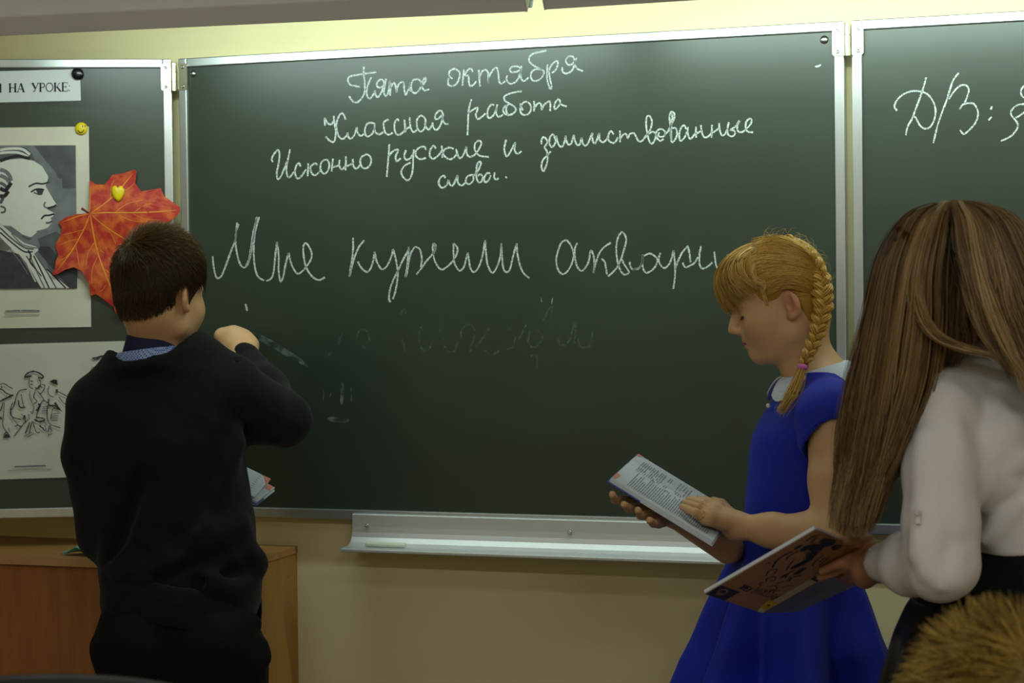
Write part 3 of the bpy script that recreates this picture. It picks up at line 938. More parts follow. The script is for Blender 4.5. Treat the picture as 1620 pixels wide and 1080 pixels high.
for s, m, w in (('0,125 60,118 120,122 160,150', M_white, 4), ('0,142 50,138 100,140 150,162', M_white, 4), ('0,185 40,170 100,158 160,172', M_ink, 5), ('0,230 30,240 50,262 60,290', M_grey, 6), ('0,262 30,275 52,300', M_grey, 6), ('0,330 30,340 60,300', M_ink, 6), ('0,372 25,370 45,345', M_ink, 6), ('0,410 10,395 20,370', M_grey2, 5), ('0,300 20,310 40,330', M_grey2, 5), ('2,425 25,435 25,455 5,460', M_grey2, 3),
                ('152,322 190,304 230,306 262,296', M_ink, 2.6), ('165,350 190,336 215,334 236,338', M_ink, 2.4), ('180,352 205,362 225,362', M_grey2, 2.2), ('242,402 236,425 258,438', M_grey, 2.5), ('254,436 285,428 302,418', M_ink, 3), ('220,494 238,476 262,474 290,466', M_ink, 2.8), ('244,514 262,514 280,504', M_grey2, 3), ('196,562 225,556 250,548', M_grey, 3), ('118,584 150,600 168,594', M_grey2, 3),
                ('0,540 60,596 130,646 180,655', M_grey2, 2.4), ('0,565 70,625 130,668 175,668', M_ink, 2.2), ('60,570 120,630 195,650', M_grey, 2), ('140,690 175,740 222,800', M_grey2, 2), ('180,690 215,760 262,862', M_ink, 2.2), ('200,700 250,775 300,862', M_grey2, 2), ('160,690 190,760 238,862', M_grey, 2.2), ('250,760 300,810 350,862', M_ink, 2.2), ('150,660 165,690 160,720 190,760', M_ink, 2.6), ('130,690 170,790 190,830', M_white, 1.6), ('40,640 100,712 150,790', M_grey, 1.4)):
    fl.line(Q(s), w, m)
fl.poly(Q('190,336 214,330 234,338 226,362 204,364'), M_ink2)
fl.poly(Q('262,262 330,280 340,400 308,420 288,392 264,350 244,316'), M_grey)
fl.up()
fl.line(Q('28,986 70,984 108,983'), 2.2, M_grey); fl.line(Q('112,983 165,982 212,984'), 2.2, M_grey)
fl.line(Q('28,1006 120,1004 212,1002'), 1.4, M_pale)
fl.build('printed_portrait', pp)

# engraving print below
ep = sheet('drawing_print', 'grey paper print with a line drawing of reading men behind the boy', 'poster', ((-160, 549), (204, 539), (203, 752), (-160, 763)), M_old2, off=.0008, curl=.004)
fl = Flat(lambda x, y, o: LP(x, y, o + .0045))
E_ = lambda s: Q(s, 4.5, 530)
for s, w in (('175,300 190,275 230,258 270,265 305,290 300,305 270,302', 2), ('175,300 195,295 225,290', 2.4), ('210,310 206,340 212,370 235,382', 1), ('215,325 235,328', 1.2), ('215,350 235,352', 1.4), ('270,300 290,340 280,370 250,390', 1.1), ('250,370 265,380 280,360 300,375', 1.4),
             ('190,385 140,395 115,440 100,500 75,540 85,580 150,600', 1.3), ('150,420 160,470 170,510', 1.2), ('130,460 140,510 180,515', 1.8), ('210,400 215,450 240,510 230,560', 1), ('250,400 240,440 262,470 240,490', 1.2), ('300,350 320,360 305,400 280,420', 1.1), ('270,400 300,440 320,470', 1.1),
             ('350,360 340,400 355,430 385,440', 1.1), ('410,400 440,415 490,440', 1.1), ('420,440 450,480 470,490', 1), ('345,455 350,500 385,500 430,530', 1.8), ('390,480 420,525', 2.6), ('340,480 300,470 255,590', 1.2), ('380,510 340,500 345,620 430,660', 1.1), ('440,540 380,520 360,600', 1), ('270,490 285,500 260,540', 2.6), ('245,600 280,615 320,605', 2.2), ('255,585 300,590 320,598', 1.4),
             ('300,510 350,505', .8), ('298,525 345,520', .8), ('295,540 340,536', .8), ('290,555 335,552', .8), ('375,560 420,556', .8), ('370,575 415,572', .8), ('366,590 412,588', .8), ('366,605 410,604', .8),
             ('0,350 30,345 60,365 90,380', 1.2), ('0,380 20,390 40,410 90,430', 1.4), ('0,470 40,450 80,430', 2.2), ('20,480 10,520 0,540', 1.4), ('0,580 10,600', 2), ('30,480 25,560 20,640 45,690', 1), ('90,480 75,520 80,560', 1.2), ('60,440 95,425', 2.4), ('10,365 14,375', 1.4), ('30,400 36,408', 1.2),
             ('100,720 160,640 200,600', 1.1), ('120,640 160,650', 1), ('165,600 175,570 180,620', 1.6), ('180,700 200,650 210,620', 1.6), ('210,700 215,660 225,620', 1.4), ('240,640 260,690 285,690', 1), ('280,640 320,680', 1.6), ('340,690 355,640', 1.2), ('280,650 310,660', 1), ('25,715 45,690 70,720', 1.4), ('230,610 245,660', 1), ('105,650 130,640 150,660', 1),
             ('655,165 690,160 720,150 780,155', 2), ('690,170 740,145 830,155', 1.4), ('660,160 675,172 700,170', 1), ('645,250 660,230 690,225', .8), ('650,260 670,240 695,245', .8)):
    fl.line(E_(s), w * 1.15, M_ink2, jitter=.3)
fl.poly(E_('350,330 380,315 405,318 410,355 385,345'), M_ink)
fl.poly(E_('395,385 412,385 410,415 398,412'), M_ink2)
fl.poly(E_('20,730 44,698 78,728'), M_ink2)
for s in ('170,720 230,690', '190,725 240,700', '80,560 92,600', '90,590 130,640', '340,700 350,710', '340,715 370,700', '60,660 70,690', '200,560 210,600', '215,540 228,560', '150,560 165,575', '300,600 330,640', '320,640 330,690', '345,650 375,680', '360,640 365,690'):
    fl.line(E_(s), 1.2, M_grey)
fl.line(E_('102,936 210,932 326,928'), 2.0, M_grey); fl.line(E_('50,962 200,956 370,952'), 1.2, M_pale)
fl.build('printed_drawing', ep)

# maple leaf
M_leaf = mat('red_orange_maple_leaf', (172, 30, 16), .6, noise=(44, .5, 6, .42, .74), col2=(214, 104, 24), bump=(40, .3))
M_vein = mat('yellow_leaf_vein', (222, 140, 30), .6, noise=(20, .2))
M_stem = mat('dark_red_stem', (120, 20, 18), .6)
LPT = '437,322 470,345 510,345 548,298 600,290 650,275 660,272 667,285 660,340 690,378 730,372 785,362 800,400 835,425 879,455 878,480 850,510 805,540 770,570 740,600 700,640 672,700 640,760 610,830 596,930 560,948 540,932 500,900 470,880 440,888 436,830 415,790 395,765 360,748 320,760 280,782 262,786 256,775 268,755 272,720 284,690 270,640 290,600 300,580 300,550 286,530 320,505 370,490 428,486 440,470'
LPX = [(float(a) / 3.0857, 180 + float(b) / 3.0857) for a, b in (q.split(',') for q in LPT.split())]
LC = (436 / 3.0857, 180 + 485 / 3.0857)


def lz(x, y): return .0125 + .004 * math.sin(x * .045 + y * .02) + .003 * math.sin(y * .06)


rings, V, F = 7, [], []
n = len(LPX)
for sd in (0, 1):
    for k in range(rings + 1):
        for x, y in LPX:
            a = k / rings
            qx, qy = LC[0] + (x - LC[0]) * a, LC[1] + (y - LC[1]) * a
            V.append(LP(qx, qy, lz(qx, qy) - .0007 * sd))
N = (rings + 1) * n
for sd in (0, 1):
    for k in range(rings):
        for i in range(n):
            f = (sd * N + k * n + i, sd * N + (k + 1) * n + i, sd * N + (k + 1) * n + (i + 1) % n, sd * N + k * n + (i + 1) % n)
            F.append(f if sd == 0 else f[::-1])
F += [(rings * n + i, rings * n + (i + 1) % n, N + rings * n + (i + 1) % n, N + rings * n + i)[::-1] for i in range(n)]
mleaf = tag(obj('maple_leaf', V, F, M_leaf, smooth=False), 'big red and orange maple leaf pinned to the left leaf edge above the boy', 'leaf')
fl = Flat(lambda x, y, o: LP(x, y, lz(x, y) + o + .0003))
L_ = lambda s: [(float(a) / 3.0857, 180 + float(b) / 3.0857) for a, b in (q.split(',') for q in s.split())]
for s, w in (('440,485 540,482 650,482 760,478 862,470', 1.7), ('440,485 480,460 520,430 560,395 600,350 648,292', 1.4), ('440,488 452,560 470,650 495,730 530,820 575,925', 1.7), ('438,490 420,540 390,600 350,670 275,770', 1.4), ('445,490 500,540 560,580 640,630', 1.3), ('438,480 440,430 442,350', 1.0), ('436,488 380,500 300,530', 1.0),
             ('560,482 620,440 700,420', .9), ('650,482 700,450 760,430', .8), ('560,482 640,520 720,530', .8), ('640,482 700,510 780,520', .7), ('540,410 545,350 560,320', .8), ('575,380 620,370 655,340', .8), ('465,620 430,680 420,740', .9), ('480,690 450,760 450,840', .8), ('470,650 520,690 560,740', .8), ('500,750 550,790 590,840', .8), ('410,565 350,580 305,590', .8), ('385,610 340,620 290,640', .7), ('370,640 380,700 390,750', .7), ('350,670 320,700 290,720', .7), ('520,550 560,620 580,700', .7), ('520,830 500,860 480,870', .7)):
    fl.line(L_(s), w * 1.1, M_vein, taper=True, off=.0001)
fl.build('veins', mleaf)
obj('stem', *tube_path([LP(141, 338, .0135), LP(136, 334, .015), LP(129, 329.5, .018)], [.0022, .0022, .003], 8), m=M_stem, parent=mleaf)

# ------------------------------------------------------------------ low cabinet in the corner under the left leaf
M_wood = mat('orange_brown_laminate', (150, 94, 44), .45, noise=(9, .16, 6), stretch=(6, 6, .5))
M_wood2 = mat('yellow_oak_laminate', (168, 122, 58), .45, noise=(9, .12, 6), stretch=(6, 6, .6))
M_woodt = mat('oak_worktop', (170, 124, 72), .45, noise=(9, .10, 6), stretch=(.7, 6, 6))
M_edge = mat('oak_edge_band', (176, 134, 84), .5, noise=(30, .06), stretch=(.3, 1, 1))
CT = .815
CXR, CYF = .252, -.262
cab = thing('low_cabinet', 'low brown laminate cabinet against the wall beneath the left board leaf', 'cabinet', (-.4, -.12, 0))
obj('top', *box(-1.05, CXR, CYF, WALLY, CT - .016, CT), m=M_woodt, parent=cab, bevel=.001)
obj('edge_band', *box(-1.05, CXR - .0005, CYF - .002, CYF, CT - .0165, CT + .0005), m=M_edge, parent=cab, smooth=False)
obj('side_panel', *box(CXR - .018, CXR - .002, CYF + .012, WALLY, 0, CT - .016), m=M_wood2, parent=cab, bevel=.0008)
obj('side_panel', *box(-1.048, -1.03, CYF + .012, WALLY, 0, CT - .016), m=M_wood2, parent=cab, bevel=.0008)
obj('front_panel', *box(-1.03, CXR - .018, CYF + .014, CYF + .03, .06, CT - .016), m=M_wood, parent=cab, bevel=.0008)
obj('plinth', *box(-1.03, CXR - .018, CYF + .05, CYF + .066, 0, .06), m=M_wood, parent=cab, bevel=.0008)
for z in (.755, .700):
    obj('screw', *lathe((CXR - .002, -.005, z), (1, 0, 0), [(.0035, 0), (.003, .0012), (.001, .0006)], 10), m=M_screw, parent=cab)
# teal cloth
M_cloth = mat('teal_cleaning_cloth', (92, 168, 152), .9, noise=(40, .10), bump=(300, .3, .001))
V, F = [], []
NX, NY = 34, 14
c0 = W(109, 878, -.20)
c0[2] = CT
for sd in (0, 1):
    for i in range(NX):
        for j in range(NY):
            u, v = i / (NX - 1), j / (NY - 1)
            z = CT + .003 + .0013 * sd + (.026 * (math.sin(u * 15 + v * 2.4) * .5 + .5) * (.4 + .6 * u) + .008 * math.sin(v * 9 + u * 5) ** 2) * min(1, 5 * u + .15) * (1 - .3 * v)
            V.append((c0[0] + .003 + u * .17 + .010 * math.sin(v * 7), -.236 + v * .10 * (.35 + .65 * min(1, u * 2.2)) + .010 * math.sin(u * 9), z))
for sd in (0, 1):
    for i in range(NX - 1):
        for j in range(NY - 1):
            a = sd * NX * NY + i * NY + j
            f = (a, a + 1, a + NY + 1, a + NY)
            F.append(f[::-1] if sd else f)
ring = [i * NY for i in range(NX)] + [(NX - 1) * NY + j for j in range(1, NY)] + [i * NY + NY - 1 for i in range(NX - 2, -1, -1)] + [j for j in range(NY - 2, 0, -1)]
for a, b in zip(ring, ring[1:] + ring[:1]): F.append((a, b, b + NX * NY, a + NX * NY))
tag(obj('cleaning_cloth', V, F, M_cloth), 'crumpled teal cleaning cloth on top of the low cabinet', 'cloth')

# ------------------------------------------------------------------ chair in front, bottom left
M_black = mat('black_chair_plastic', (22, 23, 26), .42, noise=(14, .12), bump=(400, .08, .0005))
M_steel = mat('grey_chair_steel', (120, 122, 124), .35, metal=.9, noise=(20, .05))
DC = 1.75
ctop = P(78, 1065, DC)
chair = thing('chair', 'black chair with a rounded backrest standing in front at the lower left', 'chair', (ctop[0], ctop[1], 0))
V, F = [], []
NU, NV = 30, 14
for sd in (0, 1):
    for i in range(NU + 1):
        for j in range(NV + 1):
            u, v = i / NU * 2 - 1, j / NV
            hw = .215
            top = ctop[2] - .055 * abs(u) ** 2.2 - .02 * abs(u) ** 6
            z = (ctop[2] - .40) * (1 - v) + top * v
            rr = .012 * (1 - v) ** 2
            dp = .05 * u * u - .03 * (1 - v) + rr
            q = ctop + RGT * (u * hw) - FWD * (-dp) + FWD * (.016 * sd)
            V.append((q[0], q[1], z - (.004 if sd else 0)))
N = (NU + 1) * (NV + 1)
for sd in (0, 1):
    for i in range(NU):
        for j in range(NV):
            a = sd * N + i * (NV + 1) + j
            f = (a, a + NV + 1, a + NV + 2, a + 1)
            F.append(f[::-1] if sd else f)
ring = [i * (NV + 1) for i in range(NU + 1)] + [NU * (NV + 1) + j for j in range(1, NV + 1)] + [i * (NV + 1) + NV for i in range(NU - 1, -1, -1)] + [j for j in range(NV - 1, 0, -1)]
for a, b in zip(ring, ring[1:] + ring[:1]): F.append((b, a, a + N, b + N))
obj('backrest', V, F, M_black, chair, bevel=.004)
hf = unit((FWD[0], FWD[1], 0)); hr = unit((RGT[0], RGT[1], 0))
bc = np.array([ctop[0], ctop[1], 0])
sv = [bc + hf * (.07 + .40 * b) + hr * a for a, b in ((-.2, 0), (.2, 0), (.19, .95), (-.19, .95))]
obj('seat', *hexa([q + np.array([0, 0, .43]) for q in sv] + [q + np.array([0, 0, .455]) for q in sv]), m=M_black, parent=chair, bevel=.01)
for s in (-1, 1):
    top = bc + hr * (s * .15) + hf * .030
    obj('leg', *tube_path([top + np.array([0, 0, .80]), top + np.array([0, 0, .52]), top + hf * .03 + np.array([0, 0, .42]), top - hf * .02 + hr * s * .03 + np.array([0, 0, .011])], .011, 10), m=M_steel, parent=chair)
    fr = bc + hr * (s * .16) + hf * .42
    obj('leg', *tube_path([fr + np.array([0, 0, .43]), fr + hf * .03 + hr * s * .02 + np.array([0, 0, .011])], .011, 10), m=M_steel, parent=chair)

# ------------------------------------------------------------------ people: shared materials
SKIN = lambda name, base, blush: tone_mat(name, ((0, base), (1, blush)), .5, spec=.35, bump=(220, .06, .0008), sss=.08)
M_skin_b = SKIN('boy_skin', (208, 164, 120), (200, 120, 92))
M_skin_g = SKIN('fair_skin', (208, 166, 122), (196, 116, 96))
M_skin_r = tone_mat('tanned_skin', ((0, (172, 122, 88)), (1, (166, 108, 84))), .5, spec=.35, bump=(220, .06, .0008))
M_sweater = mat('black_knit', (15, 15, 17), .92, spec=.25, noise=(130, .18), bump=(420, .35, .001), sheen=.06)
M_trouser = mat('black_trouser_cloth', (9, 9, 10), .85, spec=.25, noise=(60, .12), bump=(500, .2, .0006))
M_navy = mat('navy_collar_cloth', (20, 28, 72), .8, noise=(90, .1), bump=(400, .2, .0006))
M_check = mat('light_blue_checked_cloth', (96, 124, 190), .85)


def checker_mat(m, c1, c2, scale):
    nt = m.node_tree
    b = nt.nodes['Principled BSDF']
    ck = nt.nodes.new('ShaderNodeTexChecker')
    ck.inputs['Color1'].default_value = lin(c1)
    ck.inputs['Color2'].default_value = lin(c2)
    ck.inputs['Scale'].default_value = scale
    tc = nt.nodes.new('ShaderNodeTexCoord')
    nt.links.new(tc.outputs['Object'], ck.inputs[0])
    nt.links.new(ck.outputs[0], b.inputs['Base Color'])


checker_mat(M_check, (84, 116, 196), (170, 186, 222), 300)
M_shoe = mat('black_shoe_leather', (18, 17, 17), .4, noise=(20, .1))


def bounds(pts, pad):
    p = np.array(pts)
    return p.min(0) - pad, p.max(0) + pad


def march(T, roots, dirs, n, step, cen, rad, lift, curl=None):
    """strands that follow a head's ellipsoid (local frame): roots/dirs (N,3) local"""
    p = roots.copy(); d = dirs.copy()
    out = [p.copy()]
    for k in range(1, n):
        q = p + d * step[:, None]
        e = (q - cen) / rad
        r = np.linalg.norm(e, axis=1, keepdims=True)
        tgt = np.linalg.norm((p - cen) / rad, axis=1, keepdims=True) + (lift / .08)[:, None]
        q = cen + e / r * tgt * rad
        nd = q - p
        nd /= np.linalg.norm(nd, axis=1, keepdims=True) + 1e-9
        d = unit_rows(nd * .8 + d * .2 + (curl if curl is not None else 0))
        p = q
        out.append(p.copy())
    L = np.stack(out, 1)
    return T.o + T.s * (L[..., 0:1] * T.x + L[..., 1:2] * T.y + L[..., 2:3] * T.z)


def unit_rows(v): return v / (np.linalg.norm(v, axis=-1, keepdims=True) + 1e-9)


def hand_field(f, wrist, mcps, fingers, thumb, rw=.019, rp=.012, rf=.0078, k=.012, rt=.0092):
    """palm from the wrist to each knuckle, five separate tapering fingers"""
    for m in mcps:
        f.cone(wrist, m, rw, rp, k)
    for a, b in zip(mcps[:-1], mcps[1:]):
        f.cone(a, b, rp * .95, rp * .95, k)
    for ch in fingers:
        n = len(ch)
        f.chain(ch, [rf * (1.10 - .32 * i / (n - 1)) for i in range(n)], .0025, .006)
    n = len(thumb)
    f.chain(thumb, [rt * (1.35 - .5 * i / (n - 1)) for i in range(n)], .004, .010)


def shoe(parent, heel, fwd, L=.23):
    f = Field(heel - np.array([.2, .3, .02]), heel + np.array([.2, .3, .14]), .005)
    h = np.array([heel[0], heel[1], 0]); v = unit((fwd[0], fwd[1], 0))
    f.ell(h + v * .02 + np.array([0, 0, .045]), (.042, .035, .045), [v, np.cross((0, 0, 1), v), np.array([0, 0, 1.])], .02)
    f.ell(h + v * (L * .5) + np.array([0, 0, .035]), (L * .5, .042, .036), [v, np.cross((0, 0, 1), v), np.array([0, 0, 1.])], .03)
    f.half(h, (0, 0, -1), .004)
    skin('shoe', f, M_shoe, parent)


# ------------------------------------------------------------------ the boy at the board
DB = 3.75
B = lambda x, y, dd=0.: P(x, y, DB + dd)
MB_ = DB / FOC                           # metres per pixel at his depth
hipc = B(285, 1010)
boy = thing('person', 'boy in a black sweater seen from behind, writing on the board with a raised fist', 'person', (hipc[0], hipc[1], 0))
ang = math.radians(30)
hf_ = unit(FWD * math.cos(ang) + RGT * math.sin(ang) + UPV * -.02)
TB = Frame(B(247, 474, -.01), hf_, UPV - RGT * .03, 1.06)
L_el = B(163, 846, .02)
L_hd = B(335, 800, .235)
R_sh, R_el, R_wr = B(370, 622, .02), B(451, 664, .10), B(388, 574, .285)
hand_c = P(374, 545, 4.055)
lo, hi = bounds([B(90, 1110), B(500, 340), B(200, 700, .40), B(300, 700, -.2), hand_c], .07)
lo[2] = -.005
f = Field(lo, hi, .0035)
build_head(f, TB)
f.chain([TB(-.012, 0, -.02), B(250, 535, .015), B(246, 590, .02)], [.054, .050, .056], .02)
f.chain([B(246, 590, .03), B(262, 760, .03), B(285, 960, .02)], [.06, .07, .07], .03)
f.chain([B(160, 640, .03), L_el, L_hd - (L_hd - L_el) * .25], [.034, .030, .024], .02)
f.chain([R_sh, R_el, R_wr], [.034, .031, .024], .02)
# left hand, closed on the lower edge of the book
wv = unit(L_hd - L_el)
mc = [L_hd + UPV * (.014 - .014 * i) + FWD * (.004 * i) + wv * .045 for i in range(4)]
hand_field(f, L_hd - wv * .02, mc, [[m, m + wv * .028 - FWD * .012, m + wv * .034 - FWD * .034, m + wv * .018 - FWD * .044] for m in mc], [L_hd + UPV * .012, L_hd + UPV * .026 + wv * .03, L_hd + UPV * .024 + wv * .055])
# right fist: back of the hand to us, knuckles on top, fingers curled towards the board
K = [P(352, 531, 4.078), P(370, 529, 4.072), P(385, 535, 4.068), P(396.5, 545, 4.062)]
wr = P(386, 566, 4.035)
fg = []
for i, m in enumerate(K):
    fg.append([m, m + FWD * .020 + UPV * .001, m + FWD * .024 - UPV * .024 - RGT * .002, m + FWD * .006 - UPV * .030])
f.cone(R_wr, wr, .024, .022, .02)
hand_field(f, wr, K, fg, [P(354, 558, 4.055), P(350, 546, 4.085), P(356, 536, 4.098)], rw=.023, rp=.0145, rf=.0088, k=.016)
for s_, (kx, ax) in ((0, (222, 205)), (1, (356, 380))):
    f.chain([B((232, 346)[s_], 1030, .02), B(kx, 1270, .0), np.array([*B(ax, 1500, -.05)[:2], .075])], [.06, .042, .030], .03)
for m in K: f.ball(m - UPV * .0015, .0118, .003)
skin('body', f, M_skin_b, boy, 2, head_tone(TB))

# hair: a close cap, then thousands of short strands turning out of the crown whorl
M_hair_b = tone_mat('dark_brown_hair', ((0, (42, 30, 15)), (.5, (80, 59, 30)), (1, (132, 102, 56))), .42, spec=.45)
f = Field(*bounds([TB(-.11, -.1, -.08), TB(.12, .1, .16), TB(-.11, .1, .16), TB(.12, -.1, -.08)], .03), h=.003)
HC, HR = np.array([.008, 0, .037]), np.array([.090, .0785, .096])
f.ell(TB(*HC), HR * TB.s * .985, TB.A, .01)
f.ell(TB(.052, 0, .074), np.array([.052, .056, .046]) * TB.s, TB.A, .03)
f.half(TB(-.03, 0, -.066), TB.x * -.25 - TB.z, .008)
f.ell(TB(.075, 0, -.03), np.array([.062, .12, .088]) * TB.s, TB.A, .008, True)
for q in (1, -1):
    f.ell(TB(.000, .076 * q, -.008), np.array([.026, .022, .036]) * TB.s, TB.A, .006, True)
    f.ell(TB(-.035, .06 * q, -.075), np.array([.035, .030, .045]) * TB.s, TB.A, .01, True)
f.wrinkle(.0012, 160, 3)
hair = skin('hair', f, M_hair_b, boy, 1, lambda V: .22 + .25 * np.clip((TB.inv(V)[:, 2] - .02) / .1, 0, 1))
N = 9000
g = np.random.default_rng(5)
v = unit_rows(g.normal(size=(N * 3, 3)))
pr = HC + v * HR * .985
keep = (pr[:, 2] > -.061 - .014 * np.clip(1 - (pr[:, 1] / .05) ** 2, 0, 1) + g.normal(0, .004, len(pr)) + .25 * np.maximum(0, pr[:, 0] + .03)) & ~((pr[:, 0] > .062) & (pr[:, 2] < .075)) & ~((np.abs(pr[:, 0]) < .028) & (pr[:, 2] < .030)) & ~((pr[:, 0] > .02) & (pr[:, 2] < .035))
pr = pr[keep][:N]
lown = np.clip((.0 - pr[:, 2]) / .06, 0, 1)
pr[:, :2] *= (1 - .04 * lown)[:, None]
wh = np.array([-.062, .022, .108])        # whorl, to the left of the crown
nrm = unit_rows((pr - HC) / HR ** 2)
away = pr - wh
away -= nrm * (away * nrm).sum(1, keepdims=True)
dist = np.linalg.norm(away, axis=1)
away = unit_rows(away)
sw = np.cross(nrm, away)
fw = np.array([.8, -.15, -.25]); fw = fw - nrm * (nrm @ fw)[:, None]
dn = np.array([.1, 0, -1.]); dn = dn - nrm * (nrm @ dn)[:, None]
topw = np.clip((pr[:, 2] - .06) / .05, 0, 1)[:, None]
dr = unit_rows(away * 1.0 + sw * (.5 * np.exp(-dist / .04))[:, None] + unit_rows(fw) * .7 * topw * (pr[:, 0:1] > -.03) + unit_rows(dn) * .8 * (1 - topw) + g.normal(size=pr.shape) * .16)
ln = (.009 + .026 * np.clip((pr[:, 2] + .03) / .12, 0, 1)) * g.uniform(.5, 1.3, len(pr))
PT = march(TB, pr, dr, 8, ln / 7, HC, HR, .0007 + .0010 * topw[:, 0] * g.uniform(.3, 1.5, len(pr)))
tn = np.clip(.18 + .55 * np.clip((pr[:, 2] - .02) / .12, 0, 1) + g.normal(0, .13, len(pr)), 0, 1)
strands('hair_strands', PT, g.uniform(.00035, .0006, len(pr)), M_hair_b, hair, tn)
N2 = 3200
az = math.pi + g.uniform(-1.15, 1.15, N2)
zz = g.uniform(-.038, .012, N2) + .020 * np.abs((az - math.pi) / 1.15) ** 3
rr = .0585 + .012 * np.clip((zz + .03) / .035, 0, 1)
p0 = np.stack([-.012 + rr * np.cos(az) * 1.02, rr * np.sin(az) * .98, zz], -1)
dv = unit_rows(np.stack([-.10 * np.cos(az), -.10 * np.sin(az) - .25 * np.sin(az), -np.ones(N2)], -1) + g.normal(0, .12, (N2, 3)))
ll = g.uniform(.006, .014, N2)[:, None] * (.5 + .7 * np.clip((zz + .040) / .04, 0, 1))[:, None]
PL = np.stack([p0 + dv * ll * t - np.stack([.0006 * np.cos(az), .0006 * np.sin(az), 0 * az], -1) * (t - .5) for t in np.linspace(0, 1, 5)], 1)
PL = TB.o + TB.s * (PL[..., :1] * TB.x + PL[..., 1:2] * TB.y + PL[..., 2:] * TB.z)
strands('nape_hair', PL, g.uniform(.0003, .00055, N2), M_hair_b, hair, np.clip(.2 + g.normal(0, .1, N2), 0, 1))

# shirt collar and checked trim
f = Field(*bounds([B(170, 600), B(310, 500, .12), B(240, 560, -.12)], .03), h=.003)
cfr = [unit(RGT * 1 + UPV * .13), FWD, unit(UPV - RGT * .13)]
f.loft([(B(241, 575, .02), .0660, .070), (B(243, 552, .015), .0610, .066), (B(245, 534, .012), .0575, .062), (B(246, 524, .012), .0560, .060)], cfr, .004, 2)
f.loft([(B(241, 600, .012), .052, .056), (B(245, 545, .012), .0525, .057), (B(248, 500, .012), .0525, .057)], cfr, .003, 2, sub=True)
skin('shirt_collar', f, M_navy, boy, 1)
f = Field(*bounds([B(160, 620), B(320, 520, .12), B(240, 560, -.14)], .03), h=.003)
f.loft([(B(235, 588, .02), .0730, .079), (B(238, 564, .018), .0705, .077), (B(240, 551, .018), .0665, .072)], cfr, .003, 2)
f.loft([(B(234, 615, .02), .056, .062), (B(240, 525, .018), .059, .065)], cfr, .002, 2, sub=True)
skin('checked_trim', f, M_check, boy, 1)

# sweater
pts = [B(85, 1020), B(510, 530), B(200, 700, .36), B(300, 700, -.2), R_wr, L_hd]
f = Field(*bounds(pts, .05), h=.0038)


def S3(y, l, r, hd, dd=.02): return (B((l + r) / 2, y, dd), (r - l) / 2 * MB_, hd)


f.loft([S3(1000, 168, 405, .105), S3(960, 160, 410, .112), S3(930, 160, 413, .115), S3(870, 156, 408, .112), S3(800, 146, 400, .112), S3(720, 132, 388, .112), S3(660, 124, 386, .105), S3(625, 128, 388, .095), S3(598, 150, 374, .082), S3(575, 182, 325, .078), S3(562, 196, 296, .078)], None, .02, 2.5)
f.chain([B(165, 628, .02), B(205, 590, .02), B(300, 572, .02), B(362, 606, .02)], [.046, .050, .056, .056], .035)
f.chain([B(150, 648, .02), B(140, 720, .02), L_el, L_hd - (L_hd - L_el) * .12], [.055, .050, .046, .036], .022)
f.chain([R_sh, (R_sh + R_el) / 2 - UPV * .004, R_el], [.062, .058, .050], .03)
f.chain([R_el, (R_el + R_wr) / 2 + UPV * .004, R_wr], [.050, .047, .036], .022)
f.cone(R_wr, R_wr + unit(wr - R_wr) * .012, .034, .031, .008)


def bsurf(x, y, hd=.112, inn=.010):      # the back of the boy's clothes at a place in the view
    l = np.interp(y, [600, 660, 720, 800, 870, 930, 1010, 1085], [150, 124, 132, 146, 156, 160, 153, 178])
    r_ = np.interp(y, [600, 660, 720, 800, 870, 930, 1010, 1085], [374, 386, 388, 400, 408, 413, 414, 412])
    u = min(.97, abs(x - (l + r_) / 2) / ((r_ - l) / 2))
    return B(x, y, .02 - hd * (1 - u ** 2.5) ** .4 + inn)


# folds: ridges run from the armpits to the waist, slack over the band, bunching at the elbow
for a, b, r in (((372, 700), (300, 830), .010), ((330, 840), (215, 905), .012), ((380, 830), (270, 900), .011), ((392, 870), (330, 915), .010), ((260, 700), (225, 850), .009), ((150, 790), (205, 900), .010), ((410, 890), (360, 930), .012), ((200, 905), (330, 915), .012), ((180, 880), (240, 918), .010)):
    pa, pb = bsurf(*a), bsurf(*b)
    f.cone(pa, pb, r * .6, r * .75, .045)
for a, b, r in (((362, 690), (285, 860), .006), ((225, 760), (180, 880), .006), ((350, 880), (250, 915), .005), ((395, 900), (310, 922), .006)):
    f.cone(bsurf(*a, inn=-.003), bsurf(*b, inn=-.003), r, r, .034, True)
for a, b in (((405, 600, .05), (428, 632, .06)), ((420, 610, .08), (452, 640, .07)), ((398, 640, .03), (430, 668, .06)), ((440, 690, .06), (470, 672, .09)), ((392, 596, .2), (415, 600, .18))):
    f.cone(B(*a), B(*b), .007, .005, .022)
f.cone(B(374, 570, -.01), B(388, 690, .0), .004, .004, .010, True)     # armhole seam
f.wrinkle(.0022, 38, 4, stretch=(1, 1, 1.6))
f.wrinkle(.0008, 95, 8)
# waist band: nipped above, hanging slack, cut on the slant
hem_n = unit(-UPV - RGT * .21)
bandn = B(285, 913)
f.half(B(285, 963, 0), hem_n, .004, keep_lo=np.minimum(B(130, 1030, -.2), B(430, 1030, .2)), keep_hi=np.maximum(B(130, 925, -.2), B(430, 925, .2)) + .02)
